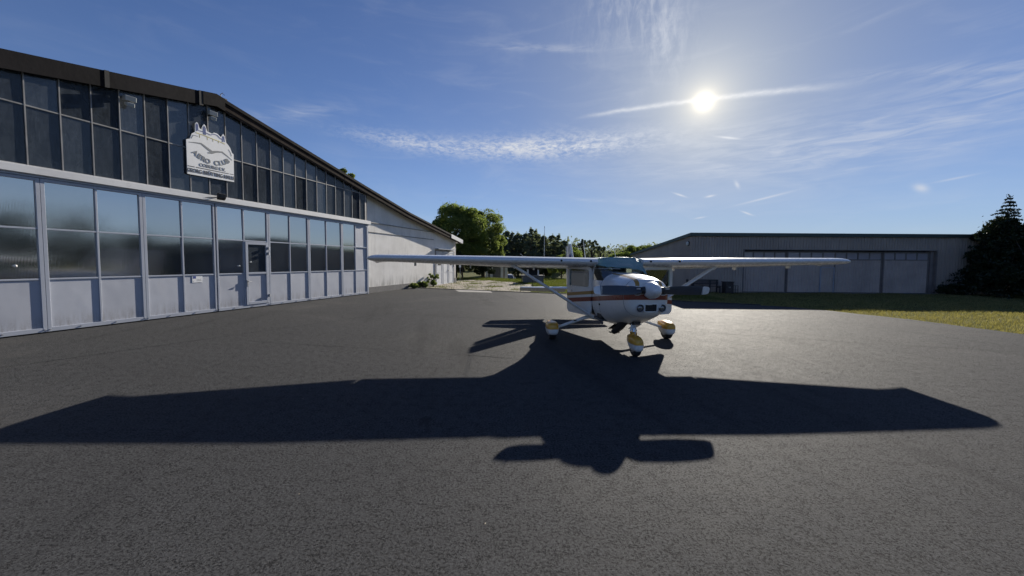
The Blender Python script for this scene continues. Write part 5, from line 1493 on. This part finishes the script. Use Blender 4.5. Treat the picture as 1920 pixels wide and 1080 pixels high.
t = thing('solar_lamp', 'tilted pale solar panel on a pole, showing just above the left wing', 'lamp', (1.35, 34.5, gz(1.35, 34.5)))
k_ = MB(); k_.tube([(0, 0, 0), (0, 0, 2.35)], .035, 8); k_.build('pole', M['blackmetal'], t); k_ = MB(); k_.hexa([(-.16, -.18, 2.52), (.16, -.18, 2.24), (.16, .18, 2.24), (-.16, .18, 2.52)], [(-.14, -.18, 2.56), (.18, -.18, 2.28), (.18, .18, 2.28), (-.14, .18, 2.56)]); k_.build('panel', M['plasticwhite'], t)
t = thing('notice_post', 'small white notice board on a post in front of the dark shrubs', 'sign', (-4.6, 38.0, gz(-4.6, 38)))
k_ = MB(); k_.tube([(0, .03, 0), (0, .03, 1.6)], .025, 8); k_.build('pole', M['steel'], t); k_ = MB(); k_.box(-.1, .1, -.01, .01, 1.25, 1.6); k_.build('board', M['signwhite'], t)

# white pavilion down the slope and the parked car in front of it
t = thing('white_pavilion', 'small white garden pavilion with columns, half hidden under the wing', 'pavilion', (-1.2, 50.5, -1.33))
for xx in (-1.35, -.75, .6, 1.15): k_ = MB(); k_.box(xx - .16, xx + .16, -1.0, -.72, 0, 2.75); k_.build('column', M['plaster'], t)
k_ = MB(); k_.box(-1.55, 1.35, .6, .8, 0, 2.75); k_.box(-.55, .42, -.6, -.5, 0, 2.6); k_.build('wall', M['concrete'], t)
k_ = MB(); k_.hexa([(-1.9, -1.3, 2.752), (1.7, -1.3, 2.752), (1.7, 1.1, 2.752), (-1.9, 1.1, 2.752)], [(-1.2, -.5, 3.3), (1.0, -.5, 3.3), (1.0, .3, 3.3), (-1.2, .3, 3.3)]); k_.build('roof', M['timber'], t)
k_ = MB(); k_.box(-1.6, 1.4, -1.05, .85, -.3, -.002); k_.build('floor', M['concrete'], t)

car = thing('parked_car', 'white car parked down the slope, only roof and windows above the grass', 'car', (.15, 53.2, gz(.15, 53.2)), R(8))
def csec(y, w, zb, zt, wt): return [(-w, y, zb), (-w * 1.02, y, zb + .35), (-w, y, min(zt, .88)), (-wt, y, zt), (-wt * .6, y, zt + .02), (wt * .6, y, zt + .02), (wt, y, zt), (w, y, min(zt, .88)), (w * 1.02, y, zb + .35), (w, y, zb)]
k_ = MB(); k_.loft([csec(-2.1, .72, .38, .72, .6), csec(-1.95, .84, .25, .80, .75), csec(-1.1, .88, .2, .90, .78), csec(-.55, .88, .2, 1.38, .64), csec(.2, .88, .2, 1.47, .64), csec(1.2, .88, .2, 1.44, .62), csec(1.75, .86, .22, .98, .72), csec(2.05, .8, .35, .9, .7)])
cbody = k_.build('body', M['carwhite'], car, smooth=40)
k_ = MB(); k_.hexa([(-.70, -1.10, .93), (.70, -1.10, .93), (.58, -.60, 1.36), (-.58, -.60, 1.36)], [(-.70, -1.13, .94), (.70, -1.13, .94), (.58, -.63, 1.37), (-.58, -.63, 1.37)]); k_.build('windscreen', M['carglass'], car)
for sx_ in (-1, 1):
    k_ = MB(); k_.add([(sx_ * .895, -.85, .93), (sx_ * .895, 1.45, .93), (sx_ * .665, 1.15, 1.37), (sx_ * .675, -.45, 1.37), (sx_ * .875, -.85, .93), (sx_ * .875, 1.45, .93), (sx_ * .645, 1.15, 1.37), (sx_ * .655, -.45, 1.37)], [(0, 1, 2, 3), (7, 6, 5, 4), (0, 4, 5, 1), (1, 5, 6, 2), (2, 6, 7, 3), (3, 7, 4, 0)]); k_.build('side_window', M['carglass'], car)
    k_ = MB(); k_.box(sx_ * .95 - .07, sx_ * .95 + .07, -.78, -.68, .95, 1.07); k_.build('mirror', M['carwhite'], car, bevel=.02)
    k_ = MB(); k_.box(sx_ * .62 - .14, sx_ * .62 + .14, -2.08, -1.96, .60, .72); k_.build('headlight', M['lens'], car, bevel=.02)
    for yy in (-1.3, 1.25):
        k_ = MB(); k_.tube([(sx_ * .74, yy, .31), (sx_ * .9, yy, .31)], .31, 20); wh = k_.build('wheel', M['black'], car); k_ = MB(); k_.tube([(sx_ * .88, yy, .31), (sx_ * .915, yy, .31)], .2, 14); k_.build('rim', M['steel'], wh)
